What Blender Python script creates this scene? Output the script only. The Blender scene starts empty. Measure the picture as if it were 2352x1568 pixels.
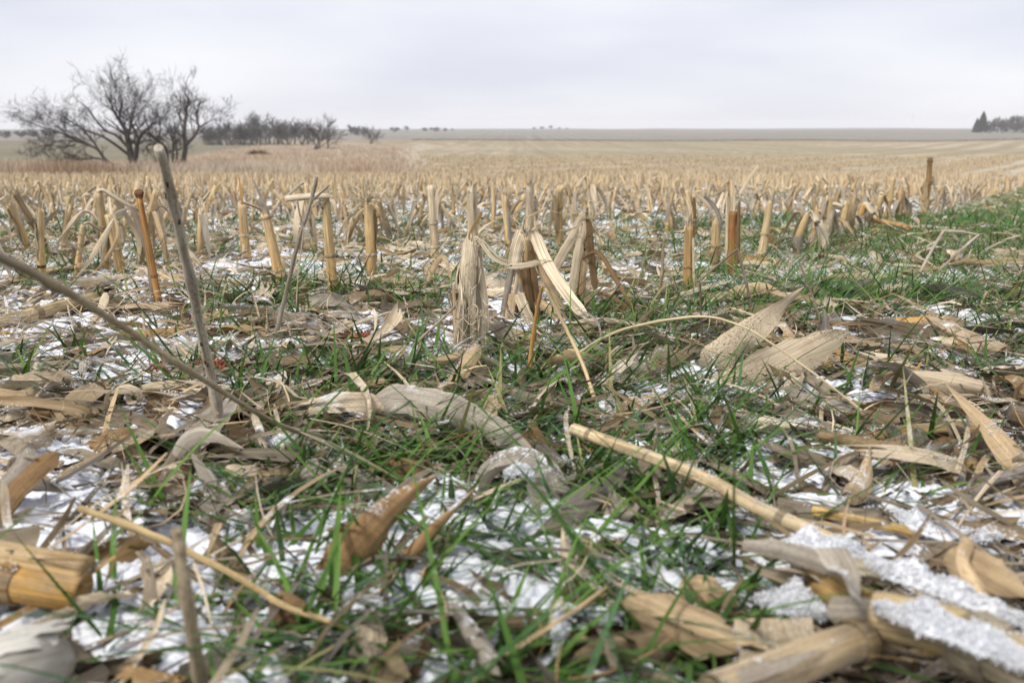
import bpy, math
import numpy as np
from math import radians, sin, cos, tan, atan, pi

R = np.random.default_rng(20241)
SC = bpy.context.scene
COL = SC.collection

# ------------------------------------------------------------------ camera, sky, sun, exposure
F_PX, CX, CY = 2287.0, 1176.0, 784.0          # focal length and centre for a 2352 px wide frame
CAM_H = 0.30
PITCH = atan((CY - 298.0) / F_PX)
cam_d = bpy.data.cameras.new('camera')
cam_d.sensor_width = 36.0
cam_d.lens = 36.0 * F_PX / 2352.0
cam_d.clip_start = 0.02
cam_d.clip_end = 9000.0
cam_d.dof.use_dof = True
cam_d.dof.focus_distance = 1.62
cam_d.dof.aperture_fstop = 9.0
cam = bpy.data.objects.new('camera', cam_d)
cam.location = (0, 0, CAM_H)
cam.rotation_euler = (pi / 2 - PITCH, 0, 0)
COL.objects.link(cam)
SC.camera = cam

SUN_EL, SUN_AZ = radians(50), radians(222)
world = bpy.data.worlds.new('World')
SC.world = world
world.use_nodes = True
wn, wl = world.node_tree.nodes, world.node_tree.links
wn.clear()
w_out = wn.new('ShaderNodeOutputWorld')
w_bg = wn.new('ShaderNodeBackground'); w_bg.inputs['Strength'].default_value = 0.1
w_sky = wn.new('ShaderNodeTexSky'); w_sky.sky_type = 'NISHITA'; w_sky.sun_disc = False
w_sky.sun_elevation = SUN_EL; w_sky.sun_rotation = SUN_AZ
w_tc = wn.new('ShaderNodeTexCoord')
w_map = wn.new('ShaderNodeMapping'); w_map.inputs['Scale'].default_value = (1.3, 1.3, 6.0)
w_noise = wn.new('ShaderNodeTexNoise'); w_noise.inputs['Scale'].default_value = 2.0
w_noise.inputs['Detail'].default_value = 4.0; w_noise.inputs['Roughness'].default_value = 0.45
w_ramp = wn.new('ShaderNodeValToRGB')
w_ramp.color_ramp.elements[0].position = 0.34; w_ramp.color_ramp.elements[0].color = (0.322, 0.335, 0.388, 1)
w_ramp.color_ramp.elements[1].position = 0.66; w_ramp.color_ramp.elements[1].color = (0.432, 0.434, 0.460, 1)
w_gain = wn.new('ShaderNodeVectorMath'); w_gain.operation = 'SCALE'; w_gain.inputs['Scale'].default_value = 10.0
w_mix = wn.new('ShaderNodeMix'); w_mix.data_type = 'RGBA'; w_mix.inputs['Factor'].default_value = 0.95
wl.new(w_tc.outputs['Generated'], w_map.inputs['Vector'])
wl.new(w_map.outputs['Vector'], w_noise.inputs['Vector'])
wl.new(w_noise.outputs['Fac'], w_ramp.inputs['Fac'])
wl.new(w_ramp.outputs['Color'], w_gain.inputs[0])
wl.new(w_sky.outputs['Color'], w_mix.inputs['A'])
wl.new(w_gain.outputs['Vector'], w_mix.inputs['B'])
wl.new(w_mix.outputs['Result'], w_bg.inputs['Color'])
wl.new(w_bg.outputs['Background'], w_out.inputs['Surface'])

sun_d = bpy.data.lights.new('sun', 'SUN')
sun_d.energy = 1.5
sun_d.angle = radians(14)
sun_d.color = (1.0, 0.97, 0.92)
sun = bpy.data.objects.new('sun', sun_d)
sun.rotation_euler = (pi / 2 - SUN_EL, 0, pi - SUN_AZ)
COL.objects.link(sun)

SC.view_settings.view_transform = 'Standard'
SC.view_settings.look = 'None'
SC.view_settings.exposure = 1.16
SC.view_settings.gamma = 1.0
SC.view_settings.use_curve_mapping = False
SC.cycles.max_bounces = 6
SC.cycles.diffuse_bounces = 1
SC.cycles.volume_bounces = 1
SC.cycles.use_denoising = True

# ------------------------------------------------------------------ terrain and noise
def hash2(ix, iy, s):
    h = (ix.astype(np.int64) * 374761393 + iy.astype(np.int64) * 668265263 + s * 974634101) & 0xFFFFFFFF
    h = ((h ^ (h >> 13)) * 1274126177) & 0xFFFFFFFF
    h = h ^ (h >> 16)
    return (h & 0xFFFFFF) / float(0xFFFFFF)

def vnoise(x, y, s=0):
    x = np.asarray(x, float); y = np.asarray(y, float)
    ix = np.floor(x); iy = np.floor(y); fx = x - ix; fy = y - iy
    fx = fx * fx * (3 - 2 * fx); fy = fy * fy * (3 - 2 * fy)
    a = hash2(ix, iy, s); b = hash2(ix + 1, iy, s); c = hash2(ix, iy + 1, s); d = hash2(ix + 1, iy + 1, s)
    return (a * (1 - fx) + b * fx) * (1 - fy) + (c * (1 - fx) + d * fx) * fy

def fbm(x, y, s=0, o=4, g=0.5):
    t = 0; a = 1; n = 0
    for i in range(o):
        t = t + a * vnoise(x * 2 ** i + 17.3 * i, y * 2 ** i - 9.1 * i, s + i); n += a; a *= g
    return t / n

SLOPE = 0.0384
_d = np.array([-60, 0, 30, 50, 72, 100, 150, 200, 300, 400, 450, 600, 900, 1300, 1700, 4000], float)
_z = np.array([60 * SLOPE, 0, -1.15, -1.93, -2.46, -2.85, -3.3, -3.63, -4.0, -4.07, -4.1, -3.5, -2.0, 0.15, 0.9, -20], float)
_t = np.linspace(-60, 4000, 8121)
_zz = np.interp(_t, _d, _z)
for _ in range(3):
    k = np.ones(25) / 25
    _pad = np.concatenate([_zz[0] + (np.arange(-12, 0)) * (_zz[1] - _zz[0]), _zz, _zz[-1] + np.arange(1, 13) * (_zz[-1] - _zz[-2])])
    _zz = np.convolve(_pad, k, 'valid')

def plane(y):
    return np.interp(y, _t, _zz)

def gz(x, y):
    x = np.asarray(x, float); y = np.asarray(y, float)
    d = np.hypot(x, y)
    z = plane(y)
    near = np.clip(1 - d / 14, 0, 1)
    z = z + near * 0.012 * (fbm(x * 4, y * 4, 5, 3) - 0.5)
    far = np.clip((d - 60) / 400, 0, 1)
    z = z + far * 4.0 * (fbm(x / 190, y / 260, 9, 3) - 0.5)
    z = z + np.clip(x - 60, 0, 400) * 0.004 * np.clip((y - 40) / 100, 0, 1)
    return z

CA, SA = cos(PITCH), sin(PITCH)
def ray(px, py):
    a = (px - CX) / F_PX; b = (CY - py) / F_PX
    return np.array([a, CA + b * SA, -SA + b * CA])
def P(px, py, lift=0.0):
    """point where the line of sight meets the near ground raised by lift"""
    r = ray(px, py)
    s0 = -(plane(2.0) - plane(1.0))
    z0 = plane(0.0) - 0.0
    t = (CAM_H - lift - z0) / (-(r[2] + s0 * r[1]))
    return np.array([0, 0, CAM_H]) + t * r
def D(px, py, depth):
    r = ray(px, py)
    return np.array([0, 0, CAM_H]) + r * (depth / r[1])
def proj(v):
    v = np.asarray(v, float)
    x = v[..., 0]; y = v[..., 1]; z = v[..., 2] - CAM_H
    f = y * CA - z * SA; u = y * SA + z * CA
    return CX + F_PX * x / f, CY - F_PX * u / f, f
def pts(spec):
    """(px,py,lift) lies on the ground raised by lift; (px,py,None,dy) stands dy metres behind the first point"""
    out = []; d0 = None
    for s in spec:
        if len(s) == 4:
            q = D(s[0], s[1], d0 + s[3])
        else:
            q = P(s[0], s[1], (s[2] if len(s) > 2 else 0.0) + 0.007)
        if d0 is None: d0 = q[1]
        out.append(q)
    return np.array(out)

# ------------------------------------------------------------------ mesh plumbing
def emit(name, V, Q, UV=None, T=None, mat=None, parent=None, smooth=True, tri=None, link=True):
    me = bpy.data.meshes.new(name)
    V = np.asarray(V, np.float32).reshape(-1, 3)
    Q = np.asarray(Q, np.int32).reshape(-1, 4) if Q is not None and len(Q) else np.zeros((0, 4), np.int32)
    tri = np.asarray(tri, np.int32).reshape(-1, 3) if tri is not None and len(tri) else np.zeros((0, 3), np.int32)
    nq, nt = len(Q), len(tri)
    loops = np.concatenate([Q.ravel(), tri.ravel()])
    me.vertices.add(len(V)); me.vertices.foreach_set('co', V.ravel())
    me.loops.add(len(loops)); me.loops.foreach_set('vertex_index', loops)
    me.polygons.add(nq + nt)
    starts = np.concatenate([np.arange(nq) * 4, nq * 4 + np.arange(nt) * 3]).astype(np.int32)
    me.polygons.foreach_set('loop_start', starts)
    me.polygons.foreach_set('use_smooth', np.full(nq + nt, smooth, bool))
    if UV is not None:
        l = me.uv_layers.new(name='UVMap')
        l.data.foreach_set('uv', np.asarray(UV, np.float32)[loops].ravel())
    if T is not None:
        a = me.color_attributes.new('tint', 'FLOAT_COLOR', 'POINT')
        c = np.ones((len(V), 4), np.float32); c[:, :3] = T
        a.data.foreach_set('color', c.ravel())
    me.update(); me.validate()
    if mat is not None: me.materials.append(mat)
    if not link: return me
    return add(name, me, parent)

def add(name, me, parent=None):
    o = bpy.data.objects.new(name, me); COL.objects.link(o)
    if parent is not None: o.parent = parent
    return o

def empty(name, loc=(0, 0, 0), rz=0.0):
    o = bpy.data.objects.new(name, None); COL.objects.link(o)
    o.location = tuple(float(c) for c in loc); o.rotation_euler = (0, 0, rz); o.empty_display_size = 0.05
    return o

def tag(o, label, cat, group=None):
    o['label'] = label; o['category'] = cat
    if group: o['group'] = group
    return o
def kind(o, k, label=None):
    o['kind'] = k
    if label: o['label'] = label
    return o

class Bag:
    def __init__(s): s.V = []; s.Q = []; s.U = []; s.T = []; s.n = 0
    def put(s, piece, tint):
        V, Q, U = piece
        s.V.append(V); s.Q.append(Q + s.n); s.U.append(U)
        t = np.asarray(tint, float)
        s.T.append(np.broadcast_to(t, (len(V), 3)) if t.ndim == 1 else t); s.n += len(V)
        return s
    def out(s, name, mat, parent=None, origin=None, link=True):
        V = np.concatenate(s.V)
        if origin is not None: V = V - np.asarray(origin)
        return emit(name, V, np.concatenate(s.Q), np.concatenate(s.U), np.concatenate(s.T), mat, parent, link=link)
    def verts(s): return np.concatenate(s.V)

def nrm(v): return v / (np.linalg.norm(v, axis=-1, keepdims=True) + 1e-12)

def spline(p, n):
    """Catmull-Rom through p, n+1 points evenly spread in parameter"""
    p = np.asarray(p, float)
    if len(p) == 2:
        t = np.linspace(0, 1, n + 1)[:, None]
        return p[0] * (1 - t) + p[1] * t
    e = np.concatenate([[2 * p[0] - p[1]], p, [2 * p[-1] - p[-2]]])
    seg = len(p) - 1
    t = np.linspace(0, seg, n + 1); i = np.minimum(t.astype(int), seg - 1); f = (t - i)[:, None]
    a, b, c, d = e[i], e[i + 1], e[i + 2], e[i + 3]
    return 0.5 * (2 * b + (c - a) * f + (2 * a - 5 * b + 4 * c - d) * f ** 2 + (3 * b - a - 3 * c + d) * f ** 3)

def rotv(v, k, a):
    a = np.asarray(a)[..., None]
    return v * np.cos(a) + np.cross(k, v) * np.sin(a) + k * np.sum(k * v, -1, keepdims=True) * (1 - np.cos(a))

def profile(kind_, t):
    if kind_ == 'leaf': return np.clip(np.minimum(1, 0.55 + 1.6 * t) * np.clip((1 - t) * 2.2, 0, 1) ** 0.75, 0.03, 1)
    if kind_ == 'spear': return np.clip((1 - t) ** 0.8 * np.minimum(1, 0.75 + t), 0.02, 1)
    if kind_ == 'husk': return np.clip(np.sin(pi * np.clip(0.08 + 0.86 * t, 0, 1)) ** 0.38, 0.25, 1)
    if kind_ == 'strip': return np.clip(np.minimum(t * 9 + 0.45, (1 - t) * 7 + 0.35), 0, 1)
    return np.ones_like(t)

def grid_quads(a, b):
    i = np.arange(a)[:, None] * (b + 1) + np.arange(b)[None, :]
    return np.stack([i, i + 1, i + b + 2, i + b + 1], -1).reshape(-1, 4)

VIEW = np.array([0.0, -1.0, 0.25])
def ribbon(path, width, S=16, K=4, curl=0.5, roll=0.0, twist=0.0, wav=0.0, prof='leaf', side=None, jag=0.0, rng=R):
    """a bent strip of leaf along a path; roll 0 shows its broad side to the viewer in front"""
    c = spline(path, S)
    Tn = nrm(np.gradient(c, axis=0))
    t = np.linspace(0, 1, S + 1)
    B = nrm(np.cross(Tn, VIEW)) if side is None else nrm(np.asarray(side, float) - Tn * np.sum(Tn * np.asarray(side, float), -1, keepdims=True))
    B = rotv(B, Tn, roll + twist * t)
    N = np.cross(B, Tn)
    w = width * 0.5 * profile(prof, t)
    a = np.linspace(-1, 1, K + 1)
    cu = (curl if np.ndim(curl) else np.full(S + 1, curl)) + 1e-4
    off = w[:, None] * np.sin(cu[:, None] * a) / cu[:, None]
    dep = w[:, None] * (1 - np.cos(cu[:, None] * a)) / cu[:, None]
    if wav:
        ph = rng.uniform(0, 6.28, 2)
        dep = dep + wav * w[:, None] * (a ** 2) * (np.sin(t * rng.uniform(9, 17) + ph[0])[:, None] + np.sign(a) * np.sin(t * rng.uniform(7, 15) + ph[1])[:, None])
    if K > 3:
        dep = dep + 0.05 * w[:, None] * np.sin(t[:, None] * rng.uniform(14, 34) + a * rng.uniform(-5, 5) + rng.uniform(0, 6)); off[:, [0, -1]] *= 1 + rng.normal(0, 0.05, (S + 1, 2))
    V = c[:, None] + B[:, None] * off[..., None] - N[:, None] * dep[..., None]
    if jag:
        V[-1] += Tn[-1] * rng.normal(0, jag, K + 1)[:, None]
        V[0] -= Tn[0] * rng.normal(0, jag, K + 1)[:, None]
    L = np.concatenate([[0], np.cumsum(np.linalg.norm(np.diff(c, axis=0), axis=1))])
    o = rng.uniform(0, 40, 2)
    U = np.stack([off + o[0], np.broadcast_to(L[:, None], off.shape) + o[1]], -1)
    return V.reshape(-1, 3), grid_quads(S, K), U.reshape(-1, 2)

def tube(path, rad, K=10, S=None, squash=1.0, rough=0.0, cap=True, rng=R):
    c = np.asarray(path, float) if S is None else spline(path, S)
    n = len(c)
    r = np.interp(np.linspace(0, 1, n), np.linspace(0, 1, len(np.atleast_1d(rad))), np.atleast_1d(rad)) if np.ndim(rad) else np.full(n, rad)
    Tn = nrm(np.gradient(c, axis=0))
    h = np.array([0.31, 0.9, 0.17]) if abs(Tn[0][1]) < 0.8 else np.array([0.9, 0.1, 0.3])
    X = np.empty_like(c); x = nrm(h - Tn[0] * (h @ Tn[0]))
    for i in range(n):
        x = nrm(x - Tn[i] * (x @ Tn[i])); X[i] = x
    Y = np.cross(Tn, X)
    a = np.linspace(0, 2 * pi, K + 1)
    rr = r[:, None] * np.ones(K + 1)
    if rough:
        m = rng.normal(0, rough, (n, K + 1)); m[:, -1] = m[:, 0]; rr = rr * (1 + m)
    V = c[:, None] + X[:, None] * (np.cos(a) * rr)[..., None] + Y[:, None] * (np.sin(a) * rr * squash)[..., None]
    L = np.concatenate([[0], np.cumsum(np.linalg.norm(np.diff(c, axis=0), axis=1))])
    o = rng.uniform(0, 40, 2)
    U = np.stack([np.broadcast_to(a * r.max(), rr.shape) + o[0], np.broadcast_to(L[:, None], rr.shape) + o[1]], -1)
    Q = grid_quads(n - 1, K); V = V.reshape(-1, 3); U = U.reshape(-1, 2)
    if cap:
        for e, i0 in ((0, 0), (n - 1, (n - 1) * (K + 1))):
            ci = len(V)
            inn = c[e] + (V[i0:i0 + K + 1] - c[e]) * 0.55 - (Tn[e] if e else -Tn[e]) * r[e] * 0.25
            V = np.concatenate([V, inn, [c[e] - (Tn[e] if e else -Tn[e]) * r[e] * 0.3]])
            U = np.concatenate([U, U[i0:i0 + K + 1], U[i0:i0 + 1]])
            j = np.arange(K)
            Q = np.concatenate([Q, np.stack([i0 + j, i0 + j + 1, ci + j + 1, ci + j], -1),
                                np.stack([ci + j, ci + j + 1, np.full(K, ci + K + 1), np.full(K, ci + K + 1)], -1)[:0]])
            Q = np.concatenate([Q, np.stack([ci + j[::2], ci + np.minimum(j[::2] + 1, K), ci + np.minimum(j[::2] + 2, K), np.full(len(j[::2]), ci + K + 1)], -1)])
    return V, Q, U

# ------------------------------------------------------------------ materials
def new_mat(name):
    m = bpy.data.materials.new(name); m.use_nodes = True
    n = m.node_tree.nodes; l = m.node_tree.links
    n.clear(); out = n.new('ShaderNodeOutputMaterial')
    return m, n, l, out
def node(n, t, **kw):
    x = n.new(t)
    for k_, v in kw.items():
        if k_.startswith('i_'): x.inputs[k_[2:].replace('_', ' ')].default_value = v
        else: setattr(x, k_, v)
    return x
def math_n(n, l, op, a, b=None, clamp=False):
    x = n.new('ShaderNodeMath'); x.operation = op; x.use_clamp = clamp
    for i, v in enumerate((a, b)):
        if v is None: continue
        if isinstance(v, (int, float)): x.inputs[i].default_value = v
        else: l.new(v, x.inputs[i])
    return x.outputs[0]
def mapr(n, l, v, a, b, c, d):
    x = n.new('ShaderNodeMapRange'); l.new(v, x.inputs[0])
    for i, q in enumerate((a, b, c, d)): x.inputs[i + 1].default_value = q
    return x.outputs[0]
def mixc(n, l, f, a, b, bt='MIX'):
    x = n.new('ShaderNodeMix'); x.data_type = 'RGBA'; x.blend_type = bt
    for key, v in (('Factor', f), ('A', a), ('B', b)):
        if isinstance(v, (int, float)): x.inputs[key].default_value = v
        elif isinstance(v, tuple): x.inputs[key].default_value = v
        else: l.new(v, x.inputs[key])
    return x.outputs['Result']

SNOW_RGB = (0.84, 0.85, 0.88, 1)
def snow_factor(n, l, amount):
    """light frosting that settled on upward faces"""
    g = n.new('ShaderNodeNewGeometry')
    s = n.new('ShaderNodeSeparateXYZ'); l.new(g.outputs['Normal'], s.inputs[0])
    az = math_n(n, l, 'ABSOLUTE', s.outputs[2])
    up = mapr(n, l, az, 0.55, 0.9, 0, 1)
    t1 = node(n, 'ShaderNodeTexNoise', i_Scale=9.0, i_Detail=6.0, i_Roughness=0.75); l.new(g.outputs['Position'], t1.inputs['Vector'])
    t2 = node(n, 'ShaderNodeTexNoise', i_Scale=420.0, i_Detail=2.0); l.new(g.outputs['Position'], t2.inputs['Vector'])
    s_ = math_n(n, l, 'ADD', t1.outputs['Fac'], math_n(n, l, 'MULTIPLY', t2.outputs['Fac'], 0.18))
    m = mapr(n, l, s_, 0.73 - amount, 0.80 - amount, 0, 0.85)
    return math_n(n, l, 'MULTIPLY', m, up, True)

def fibre_mat(name, vein=1.0, blotch=0.5, gloss=0.5, trans=0.15, snow=0.0, speck=0.0, across=520.0, mould=0.0):
    m, n, l, out = new_mat(name)
    at = node(n, 'ShaderNodeAttribute', attribute_name='tint')
    uv = n.new('ShaderNodeUVMap'); uv.uv_map = 'UVMap'
    def tex(su, sv, det=2.0, ro=0.5):
        mp = n.new('ShaderNodeMapping'); mp.inputs['Scale'].default_value = (su, sv, 1); l.new(uv.outputs[0], mp.inputs[0])
        t = node(n, 'ShaderNodeTexNoise', i_Scale=1.0, i_Detail=det, i_Roughness=ro); l.new(mp.outputs[0], t.inputs['Vector'])
        return t.outputs['Fac']
    fine = tex(across, 7.0); mid = tex(across * 0.28, 9.0, 3.0); blot = tex(45.0, 22.0, 5.0, 0.6); big = tex(14, 7, 2.0)
    v1 = mapr(n, l, fine, 0.3, 0.7, 1 - 0.46 * vein, 1 + 0.24 * vein)
    v2 = mapr(n, l, mid, 0.3, 0.7, 1 - 0.42 * vein, 1 + 0.22 * vein)
    v3 = mapr(n, l, big, 0.3, 0.7, 0.8, 1.15)
    k_ = math_n(n, l, 'MULTIPLY', math_n(n, l, 'MULTIPLY', v1, v2), v3)
    sc = n.new('ShaderNodeVectorMath'); sc.operation = 'SCALE'; l.new(at.outputs['Color'], sc.inputs[0]); l.new(k_, sc.inputs['Scale'])
    c = sc.outputs[0]
    bf = mapr(n, l, blot, 0.5, 0.72, 0, blotch)
    c = mixc(n, l, bf, c, mixc(n, l, 1.0, c, (0.42, 0.33, 0.24, 1), 'MULTIPLY'))
    if mould:
        mo = tex(60.0, 13.0, 6.0, 0.7)
        c = mixc(n, l, mapr(n, l, mo, 0.46, 0.62, 0, mould), c, mixc(n, l, mapr(n, l, fine, 0.3, 0.7, 0, 1), (0.17, 0.145, 0.115, 1), (0.40, 0.36, 0.29, 1)))
    if speck:
        mp = n.new('ShaderNodeMapping'); mp.inputs['Scale'].default_value = (620, 210, 1); l.new(uv.outputs[0], mp.inputs[0])
        t = node(n, 'ShaderNodeTexNoise', i_Scale=1.0, i_Detail=4.0, i_Roughness=0.75); l.new(mp.outputs[0], t.inputs['Vector'])
        sf = math_n(n, l, 'MULTIPLY', mapr(n, l, t.outputs['Fac'], 0.51, 0.60, 0, 0.9), mapr(n, l, big, 0.40, 0.58, 0.05, speck), True)
        c = mixc(n, l, sf, c, (0.07, 0.05, 0.03, 1))
    if snow:
        c = mixc(n, l, snow_factor(n, l, snow), c, SNOW_RGB)
    b = n.new('ShaderNodeBsdfPrincipled'); l.new(c, b.inputs['Base Color'])
    b.inputs['Roughness'].default_value = 1 - 0.55 * gloss; b.inputs['Specular IOR Level'].default_value = 0.22 + 0.3 * gloss
    bp = node(n, 'ShaderNodeBump', i_Strength=0.55, i_Distance=0.0012); l.new(math_n(n, l, 'ADD', fine, mid), bp.inputs['Height'])
    l.new(bp.outputs[0], b.inputs['Normal'])
    if trans:
        tr = n.new('ShaderNodeBsdfTranslucent'); l.new(c, tr.inputs['Color'])
        ms = n.new('ShaderNodeMixShader'); ms.inputs[0].default_value = trans
        l.new(b.outputs[0], ms.inputs[1]); l.new(tr.outputs[0], ms.inputs[2]); l.new(ms.outputs[0], out.inputs[0])
    else: l.new(b.outputs[0], out.inputs[0])
    return m

M_LEAF = fibre_mat('dry_leaf', 0.62, 0.5, 0.25, 0.15, snow=0.06, speck=0.4, across=760.0)
M_SPECK = fibre_mat('speckled_leaf', 0.55, 0.45, 0.2, 0.15, speck=1.0, across=760.0)
M_STALK = fibre_mat('dry_stalk', 0.85, 0.7, 0.28, 0.0, speck=0.4, across=430.0, mould=0.5)
M_STUB = fibre_mat('standing_stalk', 0.85, 0.55, 0.3, 0.0, speck=0.3, across=430.0, mould=0.14)
M_STALK_SNOW = fibre_mat('frosted_stalk', 0.85, 0.7, 0.25, 0.0, snow=0.10, speck=0.3, across=430.0, mould=0.5)
M_SHRED = fibre_mat('shredded_fibre', 1.1, 0.3, 0.2, 0.08, across=900.0)
M_WEED = fibre_mat('weed_stem', 0.8, 0.8, 0.2, 0.0, speck=0.9, across=300.0)
M_STRAW = fibre_mat('straw', 0.5, 0.3, 0.4, 0.05)
M_LITTER = fibre_mat('leaf_scraps', 0.75, 0.6, 0.2, 0.16, snow=0.07, speck=0.3, across=760.0)

def green_mat():
    m, n, l, out = new_mat('green_blade')
    at = node(n, 'ShaderNodeAttribute', attribute_name='tint')
    uv = n.new('ShaderNodeUVMap'); uv.uv_map = 'UVMap'
    mp = n.new('ShaderNodeMapping'); mp.inputs['Scale'].default_value = (900, 12, 1); l.new(uv.outputs[0], mp.inputs[0])
    t = node(n, 'ShaderNodeTexNoise', i_Scale=1.0, i_Detail=2.0); l.new(mp.outputs[0], t.inputs['Vector'])
    sc = n.new('ShaderNodeVectorMath'); sc.operation = 'SCALE'; l.new(at.outputs['Color'], sc.inputs[0])
    l.new(mapr(n, l, t.outputs['Fac'], 0.3, 0.7, 0.78, 1.22), sc.inputs['Scale'])
    c = mixc(n, l, math_n(n, l, 'MULTIPLY', snow_factor(n, l, 0.05), 0.7), sc.outputs[0], SNOW_RGB)
    b = n.new('ShaderNodeBsdfPrincipled'); l.new(c, b.inputs['Base Color'])
    b.inputs['Roughness'].default_value = 0.6; b.inputs['Specular IOR Level'].default_value = 0.2
    tr = n.new('ShaderNodeBsdfTranslucent'); l.new(c, tr.inputs['Color'])
    ms = n.new('ShaderNodeMixShader'); ms.inputs[0].default_value = 0.22
    l.new(b.outputs[0], ms.inputs[1]); l.new(tr.outputs[0], ms.inputs[2]); l.new(ms.outputs[0], out.inputs[0])
    return m
M_GREEN = green_mat()

def snow_mat():
    m, n, l, out = new_mat('snow')
    g = n.new('ShaderNodeNewGeometry')
    t = node(n, 'ShaderNodeTexNoise', i_Scale=520.0, i_Detail=3.0, i_Roughness=0.7); l.new(g.outputs['Position'], t.inputs['Vector'])
    t2 = node(n, 'ShaderNodeTexNoise', i_Scale=60.0, i_Detail=3.0); l.new(g.outputs['Position'], t2.inputs['Vector'])
    c = mixc(n, l, mapr(n, l, t2.outputs['Fac'], 0.35, 0.65, 0, 1), (0.72, 0.74, 0.79, 1), (0.87, 0.88, 0.905, 1))
    b = n.new('ShaderNodeBsdfPrincipled'); l.new(c, b.inputs['Base Color'])
    b.inputs['Roughness'].default_value = 0.7; b.inputs['Specular IOR Level'].default_value = 0.2
    b.inputs['Subsurface Weight'].default_value = 0.5; b.inputs['Subsurface Radius'].default_value = (1.0, 1.0, 1.1); b.inputs['Subsurface Scale'].default_value = 0.004
    bp = node(n, 'ShaderNodeBump', i_Strength=0.4, i_Distance=0.0015); l.new(t.outputs['Fac'], bp.inputs['Height'])
    l.new(bp.outputs[0], b.inputs['Normal']); l.new(b.outputs[0], out.inputs[0])
    return m
M_SNOW = snow_mat()

def plain_mat(name, lo, hi, scale=30.0, rough=0.85, bump=0.0):
    m, n, l, out = new_mat(name)
    tc = n.new('ShaderNodeTexCoord')
    t = node(n, 'ShaderNodeTexNoise', i_Scale=scale, i_Detail=5.0, i_Roughness=0.6); l.new(tc.outputs['Object'], t.inputs['Vector'])
    c = mixc(n, l, mapr(n, l, t.outputs['Fac'], 0.32, 0.68, 0, 1), lo + (1,), hi + (1,))
    b = n.new('ShaderNodeBsdfPrincipled'); l.new(c, b.inputs['Base Color']); b.inputs['Roughness'].default_value = rough
    if bump:
        bp = node(n, 'ShaderNodeBump', i_Strength=0.7, i_Distance=bump); l.new(t.outputs['Fac'], bp.inputs['Height']); l.new(bp.outputs[0], b.inputs['Normal'])
    l.new(b.outputs[0], out.inputs[0])
    return m
M_BARK = plain_mat('dark_bark', (0.026, 0.022, 0.019), (0.06, 0.052, 0.044), 6.0)
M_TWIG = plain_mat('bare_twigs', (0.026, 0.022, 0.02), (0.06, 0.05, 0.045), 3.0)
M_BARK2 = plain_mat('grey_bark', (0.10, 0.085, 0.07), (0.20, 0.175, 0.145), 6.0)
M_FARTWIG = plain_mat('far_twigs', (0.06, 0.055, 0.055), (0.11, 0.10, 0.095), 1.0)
M_NEEDLE = plain_mat('conifer_needles', (0.012, 0.025, 0.018), (0.03, 0.05, 0.035), 2.0)
M_WHITE = plain_mat('pale_paint', (0.7, 0.7, 0.72), (0.78, 0.78, 0.8), 2.0)
M_KERNEL = plain_mat('red_cob_chaff', (0.22, 0.045, 0.02), (0.42, 0.11, 0.05), 300.0, 0.9, 0.001)
M_DARK = plain_mat('wet_dark_pith', (0.02, 0.014, 0.01), (0.06, 0.04, 0.025), 200.0)

def tinted_mat(name, scale, lo, hi, rough=0.9):
    m, n, l, out = new_mat(name)
    at = node(n, 'ShaderNodeAttribute', attribute_name='tint')
    g = n.new('ShaderNodeNewGeometry')
    t = node(n, 'ShaderNodeTexNoise', i_Scale=scale, i_Detail=6.0, i_Roughness=0.65); l.new(g.outputs['Position'], t.inputs['Vector'])
    sc = n.new('ShaderNodeVectorMath'); sc.operation = 'SCALE'; l.new(at.outputs['Color'], sc.inputs[0])
    l.new(mapr(n, l, t.outputs['Fac'], 0.3, 0.7, lo, hi), sc.inputs['Scale'])
    b = n.new('ShaderNodeBsdfPrincipled'); l.new(sc.outputs[0], b.inputs['Base Color']); b.inputs['Roughness'].default_value = rough
    b.inputs['Specular IOR Level'].default_value = 0.15
    l.new(b.outputs[0], out.inputs[0])
    return m
M_DRYGRASS = tinted_mat('dead_prairie_grass', 0.4, 0.75, 1.2)
M_FARSTUB = tinted_mat('stubble_straw', 3.0, 0.7, 1.25)

ROW_A = radians(29.7)
RD = np.array([sin(ROW_A), cos(ROW_A)])      # along the maize rows
RP = np.array([cos(ROW_A), -sin(ROW_A)])     # across them
ROW0 = np.array([-0.07, 1.63])               # a stub of the first row
SPACING = 0.76

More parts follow.
